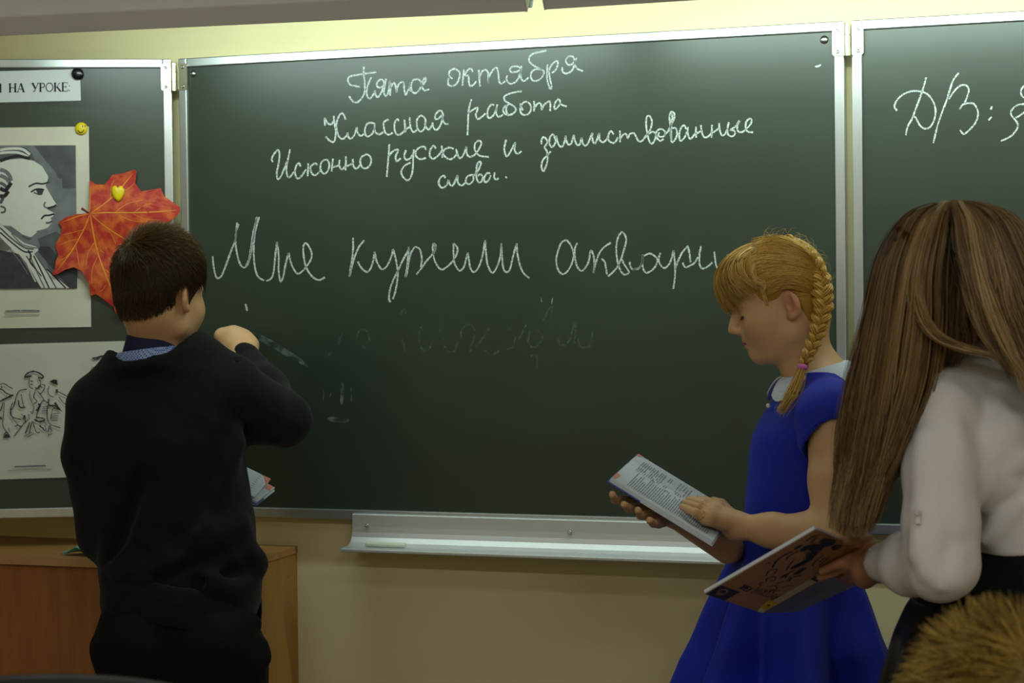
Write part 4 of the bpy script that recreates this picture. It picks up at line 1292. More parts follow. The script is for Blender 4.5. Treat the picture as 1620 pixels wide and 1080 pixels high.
# neck opening
nk = [B(238, 567, .018) + cfr[0] * .0735 * math.cos(t) + cfr[1] * .080 * math.sin(t) for t in np.linspace(0, 2 * math.pi, 25)]
for a, b in zip(nk[:-1], nk[1:]): f.cone(a - cfr[2] * .013, b - cfr[2] * .013, .0085, .0085, .012)
f.loft([(B(236, 600, .02), .045, .040), (B(237, 582, .018), .062, .062), (B(238, 569, .018), .0695, .0755), (B(239, 558, .018), .074, .080), (B(242, 520, .018), .095, .10)], cfr, .004, 2, sub=True)
sw_ = skin('sweater', f, M_sweater, boy, 2)
# ribbed hem band, a knitted ring over the hips
f = Field(*bounds([B(130, 1030, -.2), B(440, 900, .2)], .04), h=.0038)
bfr = [unit(RGT - UPV * .20), FWD, unit(UPV + RGT * .20)]
bs = lambda x, y, hw, hd: (B(x, y, .02), hw * MB_, hd)
f.loft([bs(284, 975, 129, .131), bs(284, 955, 132, .133), bs(285, 935, 132, .133), bs(286, 914, 129, .126)], bfr, .006, 2.5)
f.wrinkle(.0018, 45, 14, stretch=(1, 1, .4))
skin('hem_band', f, M_sweater, boy, 2)

# trousers
f = Field(*bounds([B(130, 1100, -.16), B(450, 930, .18), np.array([*B(190, 1500)[:2], .0]), np.array([*B(400, 1500)[:2], .0])], .05), h=.005)
f.loft([S3(1085, 178, 412, .10), S3(1050, 160, 414, .112), S3(1010, 153, 414, .118), S3(970, 160, 404, .112), S3(920, 175, 396, .10)], None, .02, 2.4)
f.ell(B(225, 1005, -.055), (.070, .062, .075), [RGT, FWD, UPV], .03)
f.ell(B(345, 1015, -.058), (.072, .064, .078), [RGT, FWD, UPV], .03)
for kx, ax, hx in ((222, 205, 224), (356, 380, 352)):
    f.chain([B(hx, 1050, .02), B(kx, 1270, .0), np.array([*B(ax, 1480, -.05)[:2], .06])], [.084, .066, .055], .03)
f.cone(B(268, 960, -.13), B(276, 1100, -.10), .008, .010, .02, True)
for a, b in (((300, 1030), (405, 985)), ((310, 1050), (415, 1020)), ((330, 1075), (420, 1040)), ((160, 1030), (235, 1042)), ((170, 1055), (240, 1068)), ((345, 985), (300, 1010))):
    f.cone(bsurf(*a, .118, .008), bsurf(*b, .118, .008), .006, .007, .03)
f.wrinkle(.0022, 42, 21)
f.half(B(285, 925, 0), UPV, .004)
skin('trousers', f, M_trouser, boy, 2)
shoe(boy, np.array([*B(205, 1500, -.09)[:2], 0]), FWD - RGT * .2)
shoe(boy, np.array([*B(380, 1500, -.05)[:2], 0]), FWD + RGT * .3)

# ------------------------------------------------------------------ the girl in the blue dress
DG = 3.35
G = lambda x, y, dd=0.: P(x, y, DG + dd)
MG = DG / FOC
a0, a1 = math.radians(8), math.radians(15)
gf = -RGT * math.cos(a0) + FWD * math.sin(a0)
TG = Frame(G(1250, 483), gf * math.cos(a1) - UPV * math.sin(a1), UPV * math.cos(a1) + gf * math.sin(a1), 1.0)
girl = thing('person', 'girl in a royal blue dress with a blonde braid, reading an open textbook', 'person', (*G(1265, 900)[:2], 0))

# her book: the text side lies in a plane through four places
bk = [P(978, 762, 3.13), P(1138, 861, 3.10), P(1152, 803, 3.36), P(1000, 711, 3.39)]   # near-left, near-right, far-right, far-left
bo = bk[0]
bl = unit((bk[1] - bk[0]) + (bk[2] - bk[3]))
bw = (bk[3] - bk[0]) + (bk[2] - bk[1]); bw = unit(bw - bl * (bw @ bl))
bn = np.cross(bl, bw)
if bn[2] < 0: bn = -bn
BL = .5 * (np.linalg.norm(bk[1] - bk[0]) + np.linalg.norm(bk[2] - bk[3]))
BWD = .5 * (((bk[3] - bk[0]) + (bk[2] - bk[1])) @ bw)
bcen = sum(bk) / 4


def bookpt(u, v, h=0.):                  # u along the pages' height, v across both pages, h above the pages
    return bcen + bl * u * BL + bw * v * BWD + bn * h


def onbook(px, py, h):
    r = ray(px, py)
    o = bcen + bn * h
    return CAM + r * (((o - CAM) @ bn) / (r @ bn))


M_page = mat('book_page', (206, 214, 222), .75, noise=(6, .02))
M_text = mat('grey_printed_text', (104, 108, 118), .8)
M_bluep = mat('blue_print', (60, 84, 160), .8)
M_pinkp = mat('pink_page_corner', (226, 150, 132), .8)
M_coverw = mat('white_book_cover', (200, 208, 218), .5, noise=(5, .03))
M_cover = mat('blue_white_cover', (40, 74, 160), .45)
book = thing('textbook', 'open textbook with white pages held by the girl in blue', 'book', bookpt(0, 0, -.02))


def block(m, u0, u1, v0, v1, hfun, th, nm, par, n=12):
    V, F = [], []
    for s in (0, 1):
        for i in range(n + 1):
            v = v0 + (v1 - v0) * i / n
            for u in (u0, u1):
                V.append(bookpt(u, v, hfun(v) if s == 0 else th))
    N = 2 * (n + 1)
    for i in range(n):
        a = 2 * i
        F += [(a, a + 1, a + 3, a + 2), (N + a, N + a + 2, N + a + 3, N + a + 1), (a, a + 2, N + a + 2, N + a), (a + 1, N + a + 1, N + a + 3, a + 3)]
    F += [(0, N, N + 1, 1), (2 * n, 2 * n + 1, N + 2 * n + 1, N + 2 * n)]
    return obj(nm, V, F, m, par, bevel=.0006)


VS = .12                                 # the spine gutter lies past the middle
gut = lambda v: -.006 * math.exp(-((v - VS) / .035) ** 2) + .0015 * math.cos((v - VS) * 7)
block(M_page, -.5, .5, -.5, VS, gut, -.0075, 'page_block', book)
block(M_page, -.5, .5, VS, .5, gut, -.0065, 'page_block', book)
block(M_coverw, -.19, .515, -.512, .515, lambda v: -.0072, -.0092, 'cover', book)
block(M_cover, -.515, -.19, -.515, .515, lambda v: -.0072, -.0093, 'cover_band', book)
fl = Flat(lambda u, v, o: bookpt(u, v, gut(v) + o + .0004))
g = np.random.default_rng(9)


def textlines(u0, u1, v0, v1, step, m=M_text, w=.0065):
    u = u0
    while u < u1:
        v = v0
        e = v1 - (v1 - v0) * g.choice([0, 0, 0, .08, .3])
        while v < e - .01:
            q = min(e, v + g.uniform(.035, .09))
            fl.line([(u, v), (u, q)], w, m, smooth=False)
            v = q + .012
        u += step


textlines(-.36, .42, -.43, -.03, .021)
textlines(-.40, -.16, .0, .36, .021)
textlines(-.12, -.08, .0, .34, .021)
textlines(-.02, .10, .12, .40, .028)
textlines(.16, .30, .02, .34, .026)
textlines(.0, .05, -.0, .08, .024)
for u, v in ((-.24, -.02), (-.09, -.06), (.24, .26), (.27, .28)):
    fl.line([(u, v), (u + .02, v + .03), (u + .035, v + .0)], .008, M_ink if v < 0 else M_bluep, smooth=False)
fl.poly([(-.5, .5), (-.5, .40), (-.44, .5)], M_pinkp); fl.poly([(-.5, -.44), (-.5, -.28), (-.46, -.30), (-.47, -.46)], M_pinkp)
fl.build('printed_text', book)

# body
LSh, LEl, LWr = P(1313, 657, 3.205), P(1314, 850, 3.125), P(1166, 832, 3.19)
RSh, REl, RWr = P(1312, 640, 3.50), P(1262, 872, 3.53), P(1152, 868, 3.31)
lo, hi = bounds([LEl, LEl + RGT * .05, G(1010, 700, -.25), G(1375, 360, .2), G(1375, 900, .25), G(1060, 900, -.25), bk[0], bk[3]], .03)
lo[2] = -.005
f = Field(lo, hi, .0028)
build_head(f, TG)
f.chain([TG(-.012, 0, -.03), G(1272, 560, .0), G(1290, 600, .0)], [.047, .042, .050], .02)
f.ell(TG(.02, 0, -.070), np.array([.045, .040, .020]), TG.A, .02)
f.chain([G(1294, 610, .0), G(1280, 720, .0), G(1270, 860, .0), G(1262, 980, .0)], [.055, .07, .065, .075], .03)
for s_ in (-1, 1):
    f.chain([G(1262, 980, .075 * s_), G(1255, 1250, .07 * s_), np.array([*G(1262, 1500, .07 * s_)[:2], .06])], [.06, .045, .030], .02)
f.chain([G(1294, 612, -.02), LSh, P(1316, 760, 3.16), LEl], [.045, .041, .0355, .0330], .02)
f.chain([LEl, LEl + (LWr - LEl) * .28, LEl + (LWr - LEl) * .62, LWr], [.0330, .0310, .0262, .0195], .02)
f.chain([G(1294, 612, .02), RSh, REl], [.045, .041, .033], .02)
f.chain([REl, REl + (RWr - REl) * .35, RWr], [.033, .030, .0195], .02)
# left hand, flat on the page
hb = lambda x, y, h: onbook(x, y, h)
hbp = [(1118, 818), (1124, 811), (1130, 805), (1138, 801)]
mc = [hb(x, y, .017) for x, y in hbp]
fing = [[mc[0], hb(1099, 810, .0175), hb(1088, 805, .0125), hb(1079, 801, .0085)],
        [mc[1], hb(1103, 801.5, .0195), hb(1091, 797, .0135), hb(1082, 794, .0085)],
        [mc[2], hb(1111, 796, .0195), hb(1099, 792, .0135), hb(1090, 789.5, .0085)],
        [mc[3], hb(1122, 793.5, .0185), hb(1112, 790.5, .0135), hb(1104, 789, .0085)]]
wl = LWr
hand_field(f, wl, mc, fing, [wl + (mc[3] - wl) * .3, hb(1141, 798, .014), hb(1129, 792, .010)], rw=.0190, rp=.0115, rf=.0076)
# right hand, under the covers, fingers reaching the near edge
hu = lambda u, v, h: bookpt(u, v, h)
wu = RWr
mcr = [hu(.10 - .10 * i, -.12 + .02 * i, -.030) for i in range(4)]
fr_ = []
for i, m in enumerate(mcr):
    u = .05 - .125 * i
    fr_.append([m, hu(u - .02, -.36, -.033), hu(u - .05, -.52, -.027), hu(u - .085, -.62, -.019 + .004 * (i % 2))])
hand_field(f, wu, mcr, fr_, [wu + (mcr[0] - wu) * .4, hu(.28, .0, -.035), hu(.18, .16, -.030)], rw=.020, rp=.0125, rf=.0080)
skin('body', f, M_skin_g, girl, 2, head_tone(TG))

# lowered lashes and brow
M_lash = mat('dark_lashes', (58, 42, 34), .7)
M_brow = mat('fair_brow', (150, 110, 66), .8)
for q in (1, -1):
    e0 = np.array([.0735, .030 * q, .006])
    arcp = []
    for t in np.linspace(-1.0, .95, 11):
        az = t * .95
        dd_ = np.array([math.cos(az) * math.cos(-.42), math.sin(az) * q, math.sin(-.42 + .10 * abs(t))])
        arcp.append(e0 + np.array([.0138, .0148, .0128]) * dd_ / np.linalg.norm(dd_))
    arcp = np.array(arcp)
    root = np.array([TG(*p) for p in arcp])
    LSH = []
    for k in range(26):
        i = k / 25 * 10
        i0 = min(9, int(i)); w = i - i0
        p = root[i0] * (1 - w) + root[i0 + 1] * w
        o = unit(p - TG(*e0))
        LSH.append(np.stack([p - o * .001, p + o * .003 - TG.z * .0015, p + o * .0065 - TG.z * .0015]))
    obj('eyelashes', *tubes(np.array(LSH), np.full((26, 3), .00065) * np.array([1.2, 1, .4])), m=M_lash, parent=girl)
    obj('lid_line', *tube_path(root, .0015, 6), m=M_lash, parent=girl)
    br = spline([TG(.0925, .014 * q, .0255), TG(.0905, .026 * q, .0305), TG(.080, .042 * q, .0285)], 6)
    obj('eyebrow', *tube_path(br, np.interp(np.linspace(0, 1, len(br)), [0, .3, 1], [.0016, .0022, .0008]), 6), m=M_brow, parent=girl)

# dress
M_dress = mat('royal_blue_crepe', (22, 40, 172), .62, spec=.25, noise=(260, .05), bump=(700, .12, .0004), sheen=.04)
S4 = lambda y, l, r, hd, dd=.0: (G((l + r) / 2, y, dd), (r - l) / 2 * MG, hd)
lo, hi = bounds([G(1050, 1260, -.3), G(1440, 570, .3), G(1440, 1260, .3), G(1050, 570, -.3)], .16)
f = Field(lo, hi, .0036)


def dfold(th, w):
    zt = G(1265, 850)@UPV
    amt = np.clip((zt - w) / .20, 0, 1.1)
    return 1 + amt * (.44 * ((.5 + .5 * np.cos(7 * th + 1.5 + math.pi)) ** 1.6 - .4) + .05 * np.cos(11 * th + 2.2) + .03 * np.cos(4 * th))


f.loft([S4(1290, 1040, 1446, .27), S4(1200, 1058, 1432, .245), S4(1080, 1102, 1390, .20), S4(1020, 1120, 1376, .178), S4(960, 1132, 1368, .155), S4(905, 1152, 1356, .135), S4(870, 1166, 1350, .122), S4(830, 1176, 1348, .114), S4(760, 1183, 1356, .120), S4(720, 1186, 1364, .126), S4(690, 1190, 1372, .130), S4(650, 1212, 1374, .128), S4(622, 1232, 1366, .122), S4(603, 1246, 1352, .110), S4(590, 1256, 1342, .085)], None, .012, 2.2, dfold)
# cap sleeves
for q, sh, el in ((-1, LSh, P(1316, 760, 3.16)), (1, RSh, REl)):
    dn = unit(el - sh)
    f.chain([G(1300, 626, .06 * q), sh - dn * .010, sh + dn * .010], [.038, .0470, .0485], .02)
    f.cone(sh + dn * .006 - RGT * .012, sh + dn * .040 - RGT * .014, .046, .042, .015)
for a, b in (((1254, 640, -.118), (1228, 700, -.125)), ((1228, 700, -.125), (1222, 770, -.115)), ((1222, 770, -.115), (1224, 830, -.108))):
    f.cone(G(*a), G(*b), .0022, .0022, .006, True)
f.wrinkle(.0012, 34, 31)
# open the sleeves and the neck
for q, sh, el in ((-1, LSh, P(1316, 760, 3.16)), (1, RSh, REl)):
    dn = unit(el - sh)
    p = [sh + dn * .018 + FWD * q * .004, sh + dn * .060 + FWD * q * .010, sh + dn * .17 + FWD * q * .012]
    f.cone(p[0], p[1], .0400, .0450, .003, True)
    f.cone(p[1], p[2], .0450, .0480, .003, True)
f.cone(G(1290, 604), G(1284, 570), .050, .060, .004, True)
skin('dress', f, M_dress, girl, 2)

# lace collar lying on the shoulders
M_lace = mat('white_lace', (206, 216, 232), .8, noise=(300, .10), bump=(260, .9, .0015))
V, F = [], []
NT, NR = 72, 9
zi = G(1287, 590)
for sd in (0, 1):
    for i in range(NT):
        th = math.radians(-172 + 344 * i / (NT - 1))       # 180 = the front (towards -RGT)
        c, s_ = math.cos(th), math.sin(th)
        fr = .5 - .5 * c                                     # 0 back .. 1 front
        pin = G(1287, 586, .0) + RGT * (.046 * c) + FWD * (.050 * s_) - UPV * (-.012 + .024 * fr)
        po = G(1290, 600, .0) + RGT * ((.082 if c > 0 else .082) * c) + FWD * (.112 * s_) - UPV * (-.004 + .044 * fr ** 1.5) + UPV * .004 * abs(s_) ** 2
        gap = np.clip((abs(math.degrees(th)) - 150) / 22, 0, 1)
        po = po + FWD * math.copysign(.014 * gap, s_) + UPV * .014 * gap ** 2
        for j in range(NR):
            t = j / (NR - 1)
            p = pin * (1 - t) + po * t + UPV * (.016 * math.sin(math.pi * t) ** .8 * (1 - .2 * fr)) 
            V.append(p - UPV * .0022 * sd)
N = NT * NR
for sd in (0, 1):
    for i in range(NT - 1):
        for j in range(NR - 1):
            a = sd * N + i * NR + j
            q = (a, a + NR, a + NR + 1, a + 1)
            F.append(q if sd else q[::-1])
ring = [i * NR for i in range(NT)] + [(NT - 1) * NR + j for j in range(1, NR)] + [i * NR + NR - 1 for i in range(NT - 2, -1, -1)] + [j for j in range(NR - 2, 0, -1)]
for a, b in zip(ring, ring[1:] + ring[:1]): F.append((a, b, b + N, a + N))
obj('lace_collar', V, F, M_lace, girl)
M_pearl = mat('pearl', (230, 226, 220), .15, spec=.8)
f_ = lathe(G(1215.5, 641.5, -.03), (0, 0, 1), [(.0006, -.0042), (.003, -.003), (.0042, 0), (.003, .003), (.0006, .0042)], 14)
obj('pearl_button', *f_, m=M_pearl, parent=girl)
M_gold = mat('gold', (226, 180, 90), .25, metal=1.)


def ringband(c, ax, r, w=.0011, n=20):
    a = unit(ax); e1 = unit(np.cross(a, (.3, .5, .8))); e2 = np.cross(a, e1)
    p = [np.asarray(c) + (e1 * math.cos(t) + e2 * math.sin(t)) * r for t in np.linspace(0, 2 * math.pi, n + 1)]
    return tube_path(p, w, 6)


obj('gold_ring', *ringband(fing[0][0] * .48 + fing[0][1] * .52, fing[0][1] - fing[0][0], .0092), m=M_gold, parent=girl)
obj('gold_ring', *ringband(fing[1][0] * .48 + fing[1][1] * .52, fing[1][1] - fing[1][0], .0092), m=M_gold, parent=girl)

# ---- hair: scalp cap, swept strands, fringe, plait
M_blond = tone_mat('golden_blond_hair', ((0, (112, 78, 24)), (.45, (196, 152, 60)), (1, (240, 206, 126))), .36, spec=.5)
GC, GR = np.array([.006, 0, .045]), np.array([.086, .0755, .0825])
f = Field(*bounds([TG(-.12, -.1, -.09), TG(.14, .1, .16), TG(-.12, .1, .16), TG(.14, -.1, -.09)], .02), h=.0028)
f.ell(TG(*GC), GR * .975, TG.A, .01)
f.ell(TG(-.012, 0, -.01), (.059, .062, .062), TG.A, .02)
f.ell(TG(.052, 0, .070), (.052, .055, .047), TG.A, .02)
f.half(TG(-.02, 0, -.048), TG.x * -.45 - TG.z, .008)
f.ell(TG(.092, 0, -.035), (.070, .12, .085), TG.A, .008, True)
for q in (1, -1):
    f.ell(TG(.004, .078 * q, -.010), (.024, .026, .038), TG.A, .006, True)
    f.ell(TG(.027, .075 * q, -.034), (.05, .04, .05), TG.A, .008, True)
ghair = skin('hair', f, M_blond, girl, 1, lambda V: .30 + .0 * V[:, 0])


def onhead(px, py, k=1.0):
    """where a line of sight meets the near side of the girl's hair ellipsoid (or passes closest to it)"""
    r = ray(px, py)
    o = (TG.inv(CAM[None])[0] - GC) / (GR * k)
    d = np.array([r @ TG.x, r @ TG.y, r @ TG.z]) / (GR * k)
    a, b, c = d @ d, 2 * o @ d, o @ o - 1
    q = b * b - 4 * a * c
    t = (-b - math.sqrt(q)) / (2 * a) if q > 0 else -b / (2 * a)
    return CAM + r * t


g = np.random.default_rng(21)


def swept(starts, ends, mids, n, k0=1.0, jit=3.0):
    st, en, md = (resample(spline(np.array(x, float), 8), 60) for x in (starts, ends, mids))
    out = []
    for _ in range(n):
        a = g.uniform()
        i = a * 59
        p0, p1, p2 = (np.array([np.interp(i, np.arange(60), x[:, c]) for c in (0, 1)]) + g.normal(0, jit, 2) for x in (st, md, en))
        t = np.linspace(0, 1, 14)[:, None]
        m = 2 * p1 - .5 * (p0 + p2)
        q = p0 * (1 - t) ** 2 + 2 * m * t * (1 - t) + p2 * t * t
        k = k0 + .025 * g.uniform() + .03 * np.sin(np.pi * t[:, 0]) * g.uniform(.3, 1)
        out.append(np.array([onhead(*x, kk) for x, kk in zip(q, k)]))
    return np.array(out)


def mirror(paths):                       # the far side of the head is combed the same way
    L = TG.inv(paths.reshape(-1, 3))
    L[:, 1] *= -1
    return (TG.o + L[:, :1] * TG.x + L[:, 1:2] * TG.y + L[:, 2:] * TG.z).reshape(paths.shape)


ALL, TN = [], []
for spec in ((((1196, 382), (1186, 398), (1184, 412)), ((1268, 396), (1284, 412), (1294, 432)), ((1232, 379), (1236, 392), (1240, 404)), 620),
             (((1184, 408), (1192, 424), (1200, 440)), ((1288, 420), (1298, 440), (1300, 458)), ((1240, 402), (1246, 420), (1250, 432)), 620),
             (((1198, 432), (1206, 450), (1216, 464)), ((1292, 446), (1298, 462), (1298, 480)), ((1250, 426), (1254, 442), (1256, 452)), 560),
             (((1256, 460), (1264, 480), (1274, 510)), ((1300, 464), (1300, 486), (1294, 516)), ((1288, 462), (1289, 488), (1290, 516)), 520)):
    ALL.append(swept(*spec)); TN.append(np.clip(.46 + g.normal(0, .16, len(ALL[-1])), 0, 1))
PT = np.concatenate(ALL); tn = np.concatenate(TN)
strands('swept_hair', np.concatenate([PT, mirror(PT)]), g.uniform(.0004, .0007, 2 * len(PT)), M_blond, ghair, np.tile(tn, 2))

# fringe
N = 1500
y0 = g.uniform(-1, 1, N)
t = np.linspace(0, 1, 16)[None, :, None]
jit = lambda s: g.normal(0, s, N)
p0 = np.stack([.030 + .012 * g.uniform(-1, 1, N), .034 * y0 + jit(.003), .1235 - .012 * np.abs(y0) ** 2], -1)
p1 = np.stack([.112 - .034 * np.abs(y0) ** 2.5 + jit(.004), .060 * y0 + jit(.002), .112 - .010 * np.abs(y0) ** 2 + jit(.003)], -1)
p2 = np.stack([.1285 - .058 * np.abs(y0) ** 2.4 + jit(.003), .0705 * y0 + jit(.002), .062 + .004 * np.abs(y0) + jit(.003)], -1)
p3 = np.stack([.1065 - .066 * np.abs(y0) ** 2.2 + jit(.0025), .0715 * y0 + jit(.003), .022 + .022 * np.abs(y0) ** 2 + jit(.006)], -1)
b = lambda q: q[:, None, :]
C4 = b(p0) * (1 - t) ** 3 + 3 * b(p1) * t * (1 - t) ** 2 + 3 * b(p2) * t ** 2 * (1 - t) + b(p3) * t ** 3
C4[:, :, 1] += .004 * np.sin(t[:, :, 0] * 5 + y0[:, None] * 4) * (np.abs(y0) > .6)[:, None] * t[:, :, 0]
FR = TG.o + C4[..., :1] * TG.x + C4[..., 1:2] * TG.y + C4[..., 2:] * TG.z
strands('fringe', FR, g.uniform(.00045, .0008, N), M_blond, ghair, np.clip(.42 + g.normal(0, .17, N) + .25 * (np.abs(y0) > .75), 0, 1), tip=.35)
# a light curl at the temple and a few flyaways
cu = []
for k in range(22):
    j = g.normal(0, 2.4, 2)
    pl = spline(np.array([(1190, 418), (1190, 432), (1196, 443), (1204, 446), (1210, 452), (1206, 461)], float) + j, 5)
    cu.append(resample(np.array([onhead(x, y, 1.06 + .02 * g.uniform()) for x, y in pl]), 20))
for k in range(14):
    j = g.normal(0, 1.5, 2)
    pl = spline(np.array([(1204, 452), (1210, 470), (1214, 484)], float) + j, 8)
    cu.append(resample(np.array([onhead(x, y, 1.0 + .02 * g.uniform()) for x, y in pl]), 20))
strands('temple_curl', np.array(cu), .0005, M_blond, ghair, np.clip(.85 + g.normal(0, .1, len(cu)), 0, 1))
fa = []
for k in range(46):
    a = g.uniform(0, 1)
    s = np.array([np.interp(a, [0, .3, .6, 1], [1200, 1245, 1290, 1312]), np.interp(a, [0, .3, .6, 1], [378, 370, 395, 450])])
    o = np.array([np.interp(a, [0, .5, 1], [-.6, .5, 1]), np.interp(a, [0, .5, 1], [-1, -.9, .1])])
    L = g.uniform(2, 11)
    al = np.array([-o[1], o[0]]) * g.choice([-1, 1, 1])
    tgt = s + o * L + al * g.uniform(8, 26)
    mid = (s + tgt) / 2 + o * g.uniform(2, 7)
    pl = resample(spline([s, mid, tgt], 8), 14)
    dd = g.uniform(-.05, .05)
    fa.append(np.array([G(x, y, dd) for x, y in pl]))
strands('flyaway_hair', np.array(fa), .00022, M_blond, ghair, .8)


def plait(path, widths, nm, parent, m, nst=24, turns=9.0, g=g, phase=0.):
    """three interwoven bundles of hair along a path"""
    S = 190
    pc = resample(spline(path, 12), S)
    wd = np.interp(np.linspace(0, 1, S), np.linspace(0, 1, len(widths)), widths)
    tg = unit_rows(np.gradient(pc, axis=0))
    sd = unit_rows(np.cross(tg, -FWD))          # across, as seen from the room
    ot = np.cross(sd, tg)                        # outwards
    if (ot.mean(0) @ FWD) > 0: ot = -ot
    s = np.linspace(0, 1, S)
    w = 2 * math.pi * turns / 2 * s
    for b in range(3):
        ph = 2 * math.pi * b / 3 + phase
        cx = np.cos(w + ph) * wd * .52
        cz = np.sin(2 * (w + ph)) * wd * .26
        ctr = pc + sd * cx[:, None] + ot * cz[:, None]
        ct = unit_rows(np.gradient(ctr, axis=0))
        e1 = unit_rows(np.cross(ct, ot)); e2 = np.cross(ct, e1)
        paths, tones = [], []
        for k in range(nst):
            rr = math.sqrt((k + .5) / nst); aa = k * 2.4
            puff = wd * (.40 + .05 * np.sin(2 * w))
            paths.append(ctr + e1 * (np.cos(aa) * rr * puff * .78)[:, None] + e2 * (np.sin(aa) * rr * puff * .62)[:, None] + g.normal(0, .00035, 3))
            tones.append(np.clip(.48 + g.normal(0, .15), 0, 1))
        paths = np.array(paths)
        rad = np.tile(wd * .085, (nst, 1))
        V, Q = tubes(paths, rad, 5)
        obj(nm, V, m=m, parent=parent, quads=Q, tone=np.repeat(tones, S * 5))


PW = [(1240, 377, -.010), (1256, 384, -.020), (1272, 397, -.030), (1286, 415, -.045), (1297, 440, -.055), (1302, 464, -.066), (1302, 488, -.074), (1297, 512, -.082), (1289, 538, -.092), (1279, 560, -.102), (1271, 577, -.108)]
bp_ = obj('plait', *tube_path([G(*q) for q in PW], [.006] * len(PW), 8), m=M_blond, parent=girl, tone=np.full(len(PW) * 8, .1))
plait([G(*q) for q in PW], [.011, .0135, .017, .020, .022, .0225, .0205, .0185, .0165, .0145, .0115], 'plait_strand', bp_, M_blond, turns=11)
M_tie = mat('pink_hair_elastic', (224, 110, 190), .6, noise=(60, .1))
tp = [G(1270, 577.5, -.108), G(1269, 583, -.109)]
obj('hair_elastic', *lathe(tp[0], tp[1] - tp[0], [(.006, -.001), (.0085, 0), (.009, .0035), (.0085, .007), (.006, .008)], 16), m=M_tie, parent=bp_)
TL = []
for k in range(170):
    a = g.normal(0, 1, 2)
    pl = np.array([G(1270 + a[0] * 2.4, 581, -.109 + a[1] * .003), G(1263 + a[0] * 4, 602, -.118 + a[1] * .004), G(1252 + a[0] * 5, 627, -.130 + a[1] * .004), G(1236 + a[0] * 3.5 + g.normal(0, 2), 650 + g.normal(0, 4), -.136 + a[1] * .003)])
    TL.append(resample(spline(pl, 6), 14))
strands('plait_tail', np.array(TL), .0006, M_blond, bp_, np.clip(.6 + g.normal(0, .16, 170), 0, 1))
shoe(girl, np.array([*G(1262, 1500, -.07)[:2], 0]), -RGT)
shoe(girl, np.array([*G(1262, 1500, .07)[:2], 0]), -RGT)

# ------------------------------------------------------------------ the boy's book, showing past his right side
bbk = thing('textbook', 'open textbook held by the boy, its page corner showing past his black sweater', 'book', P(365, 765, 3.95))


def pages(nm, c4, th, m, n=6, bow=.004):
    tl, tr, br, bl_ = [np.array(q) for q in c4]
    nn = unit(np.cross(tr - tl, bl_ - tl))
    if nn @ UPV < 0: nn = -nn
    V, F = [], []
    for s in (0, 1):
        for i in range(n + 1):
            a = i / n
            for q, r in ((tl, tr), (bl_, br)):
                V.append(q * (1 - a) + r * a + nn * (bow * math.sin(math.pi * a) - th * s))
    N = 2 * (n + 1)
    for i in range(n):
        a = 2 * i
        F += [(a, a + 1, a + 3, a + 2), (N + a, N + a + 2, N + a + 3, N + a + 1), (a, a + 2, N + a + 2, N + a), (a + 1, N + a + 1, N + a + 3, a + 3)]
    F += [(0, N, N + 1, 1), (2 * n, 2 * n + 1, N + 2 * n + 1, N + 2 * n)]
    return obj(nm, V, F, m, bbk, smooth=False)


up4 = [P(330, 716, 3.99), P(427, 757, 3.99), P(403, 786, 3.90), P(312, 752, 3.90)]
pages('page_block', up4, .003, M_page)
pages('page_corner', [P(408, 748, 3.9885), P(428.5, 757, 3.9885), P(422, 767, 3.958), P(417, 761, 3.975)], .0008, M_pinkp, 2, .0005)
lo4 = [P(338, 732, 4.005), P(435, 771.5, 4.00), P(406, 794, 3.905), P(316, 766, 3.91)]
pages('page_block', [q + UPV * .001 for q in lo4], .006, M_page)
pages('page_corner', [P(424, 765, 4.0), P(433, 770, 3.999), P(427, 776, 3.975), P(420, 772, 3.975)], .0006, M_pinkp, 2, .0003)
pages('cover', [q - UPV * .0058 for q in lo4], .002, M_coverw)
e0, e1 = lo4[2] - UPV * .0055, lo4[1] - UPV * .0055
pages('cover_band', [e0 + (e1 - e0) * .42 - (lo4[2] - lo4[3]) * .3, e0 + (e1 - e0) * .42, e0, e0 - (lo4[2] - lo4[3]) * .3], .0026, M_cover)
fl = Flat(lambda u, v, o: (np.array(up4[0]) * (1 - u) + np.array(up4[1]) * u) * (1 - v) + (np.array(up4[3]) * (1 - u) + np.array(up4[2]) * u) * v + UPV * (.004 * math.sin(math.pi * u) + .0006))
for k in range(8):
    fl.line([(.12, .12 + .1 * k), (.5, .12 + .1 * k), (.88, .12 + .1 * k)], .018, M_text, smooth=False)
fl.build('printed_text', bbk)

# ------------------------------------------------------------------ the girl in the white shirt
DR = 2.62
R = lambda x, y, dd=0.: P(x, y, DR + dd)
MR = DR / FOC
rf = unit(FWD * math.cos(math.radians(50)) - RGT * math.sin(math.radians(50)))   # the way she faces: away and to the left
rl = np.cross(UPV, rf)                                                        # her left
TR = Frame(R(1514, 462, .0), rf * math.cos(.62) - UPV * math.sin(.62), UPV * math.cos(.62) + rf * math.sin(.62), .98)
rgirl = thing('person', 'girl with long loose light brown hair in a white shirt, seen from behind', 'person', (*R(1600, 1000)[:2], 0))

# her exercise book: front cover towards us, pages beyond it
q0, q1, q2, q3 = P(1117, 938, 2.70), P(1290, 839, 2.60), P(1378, 872, 2.73), P(1205, 971, 2.83)
wl_u = .5 * ((q1 - q0) + (q2 - q3)); wl_v = .5 * ((q3 - q0) + (q2 - q1))
wn = unit(np.cross(wl_u, wl_v))
if wn @ FWD > 0: wn = -wn
wo = .25 * (q0 + q1 + q2 + q3)


def cov(u, v, h=0.):                    # u from the title edge (0) to the foot (1), v from the open edge (0) to the spine (1)
    return wo + wl_u * (u - .5) + wl_v * (v - .5) + wn * h


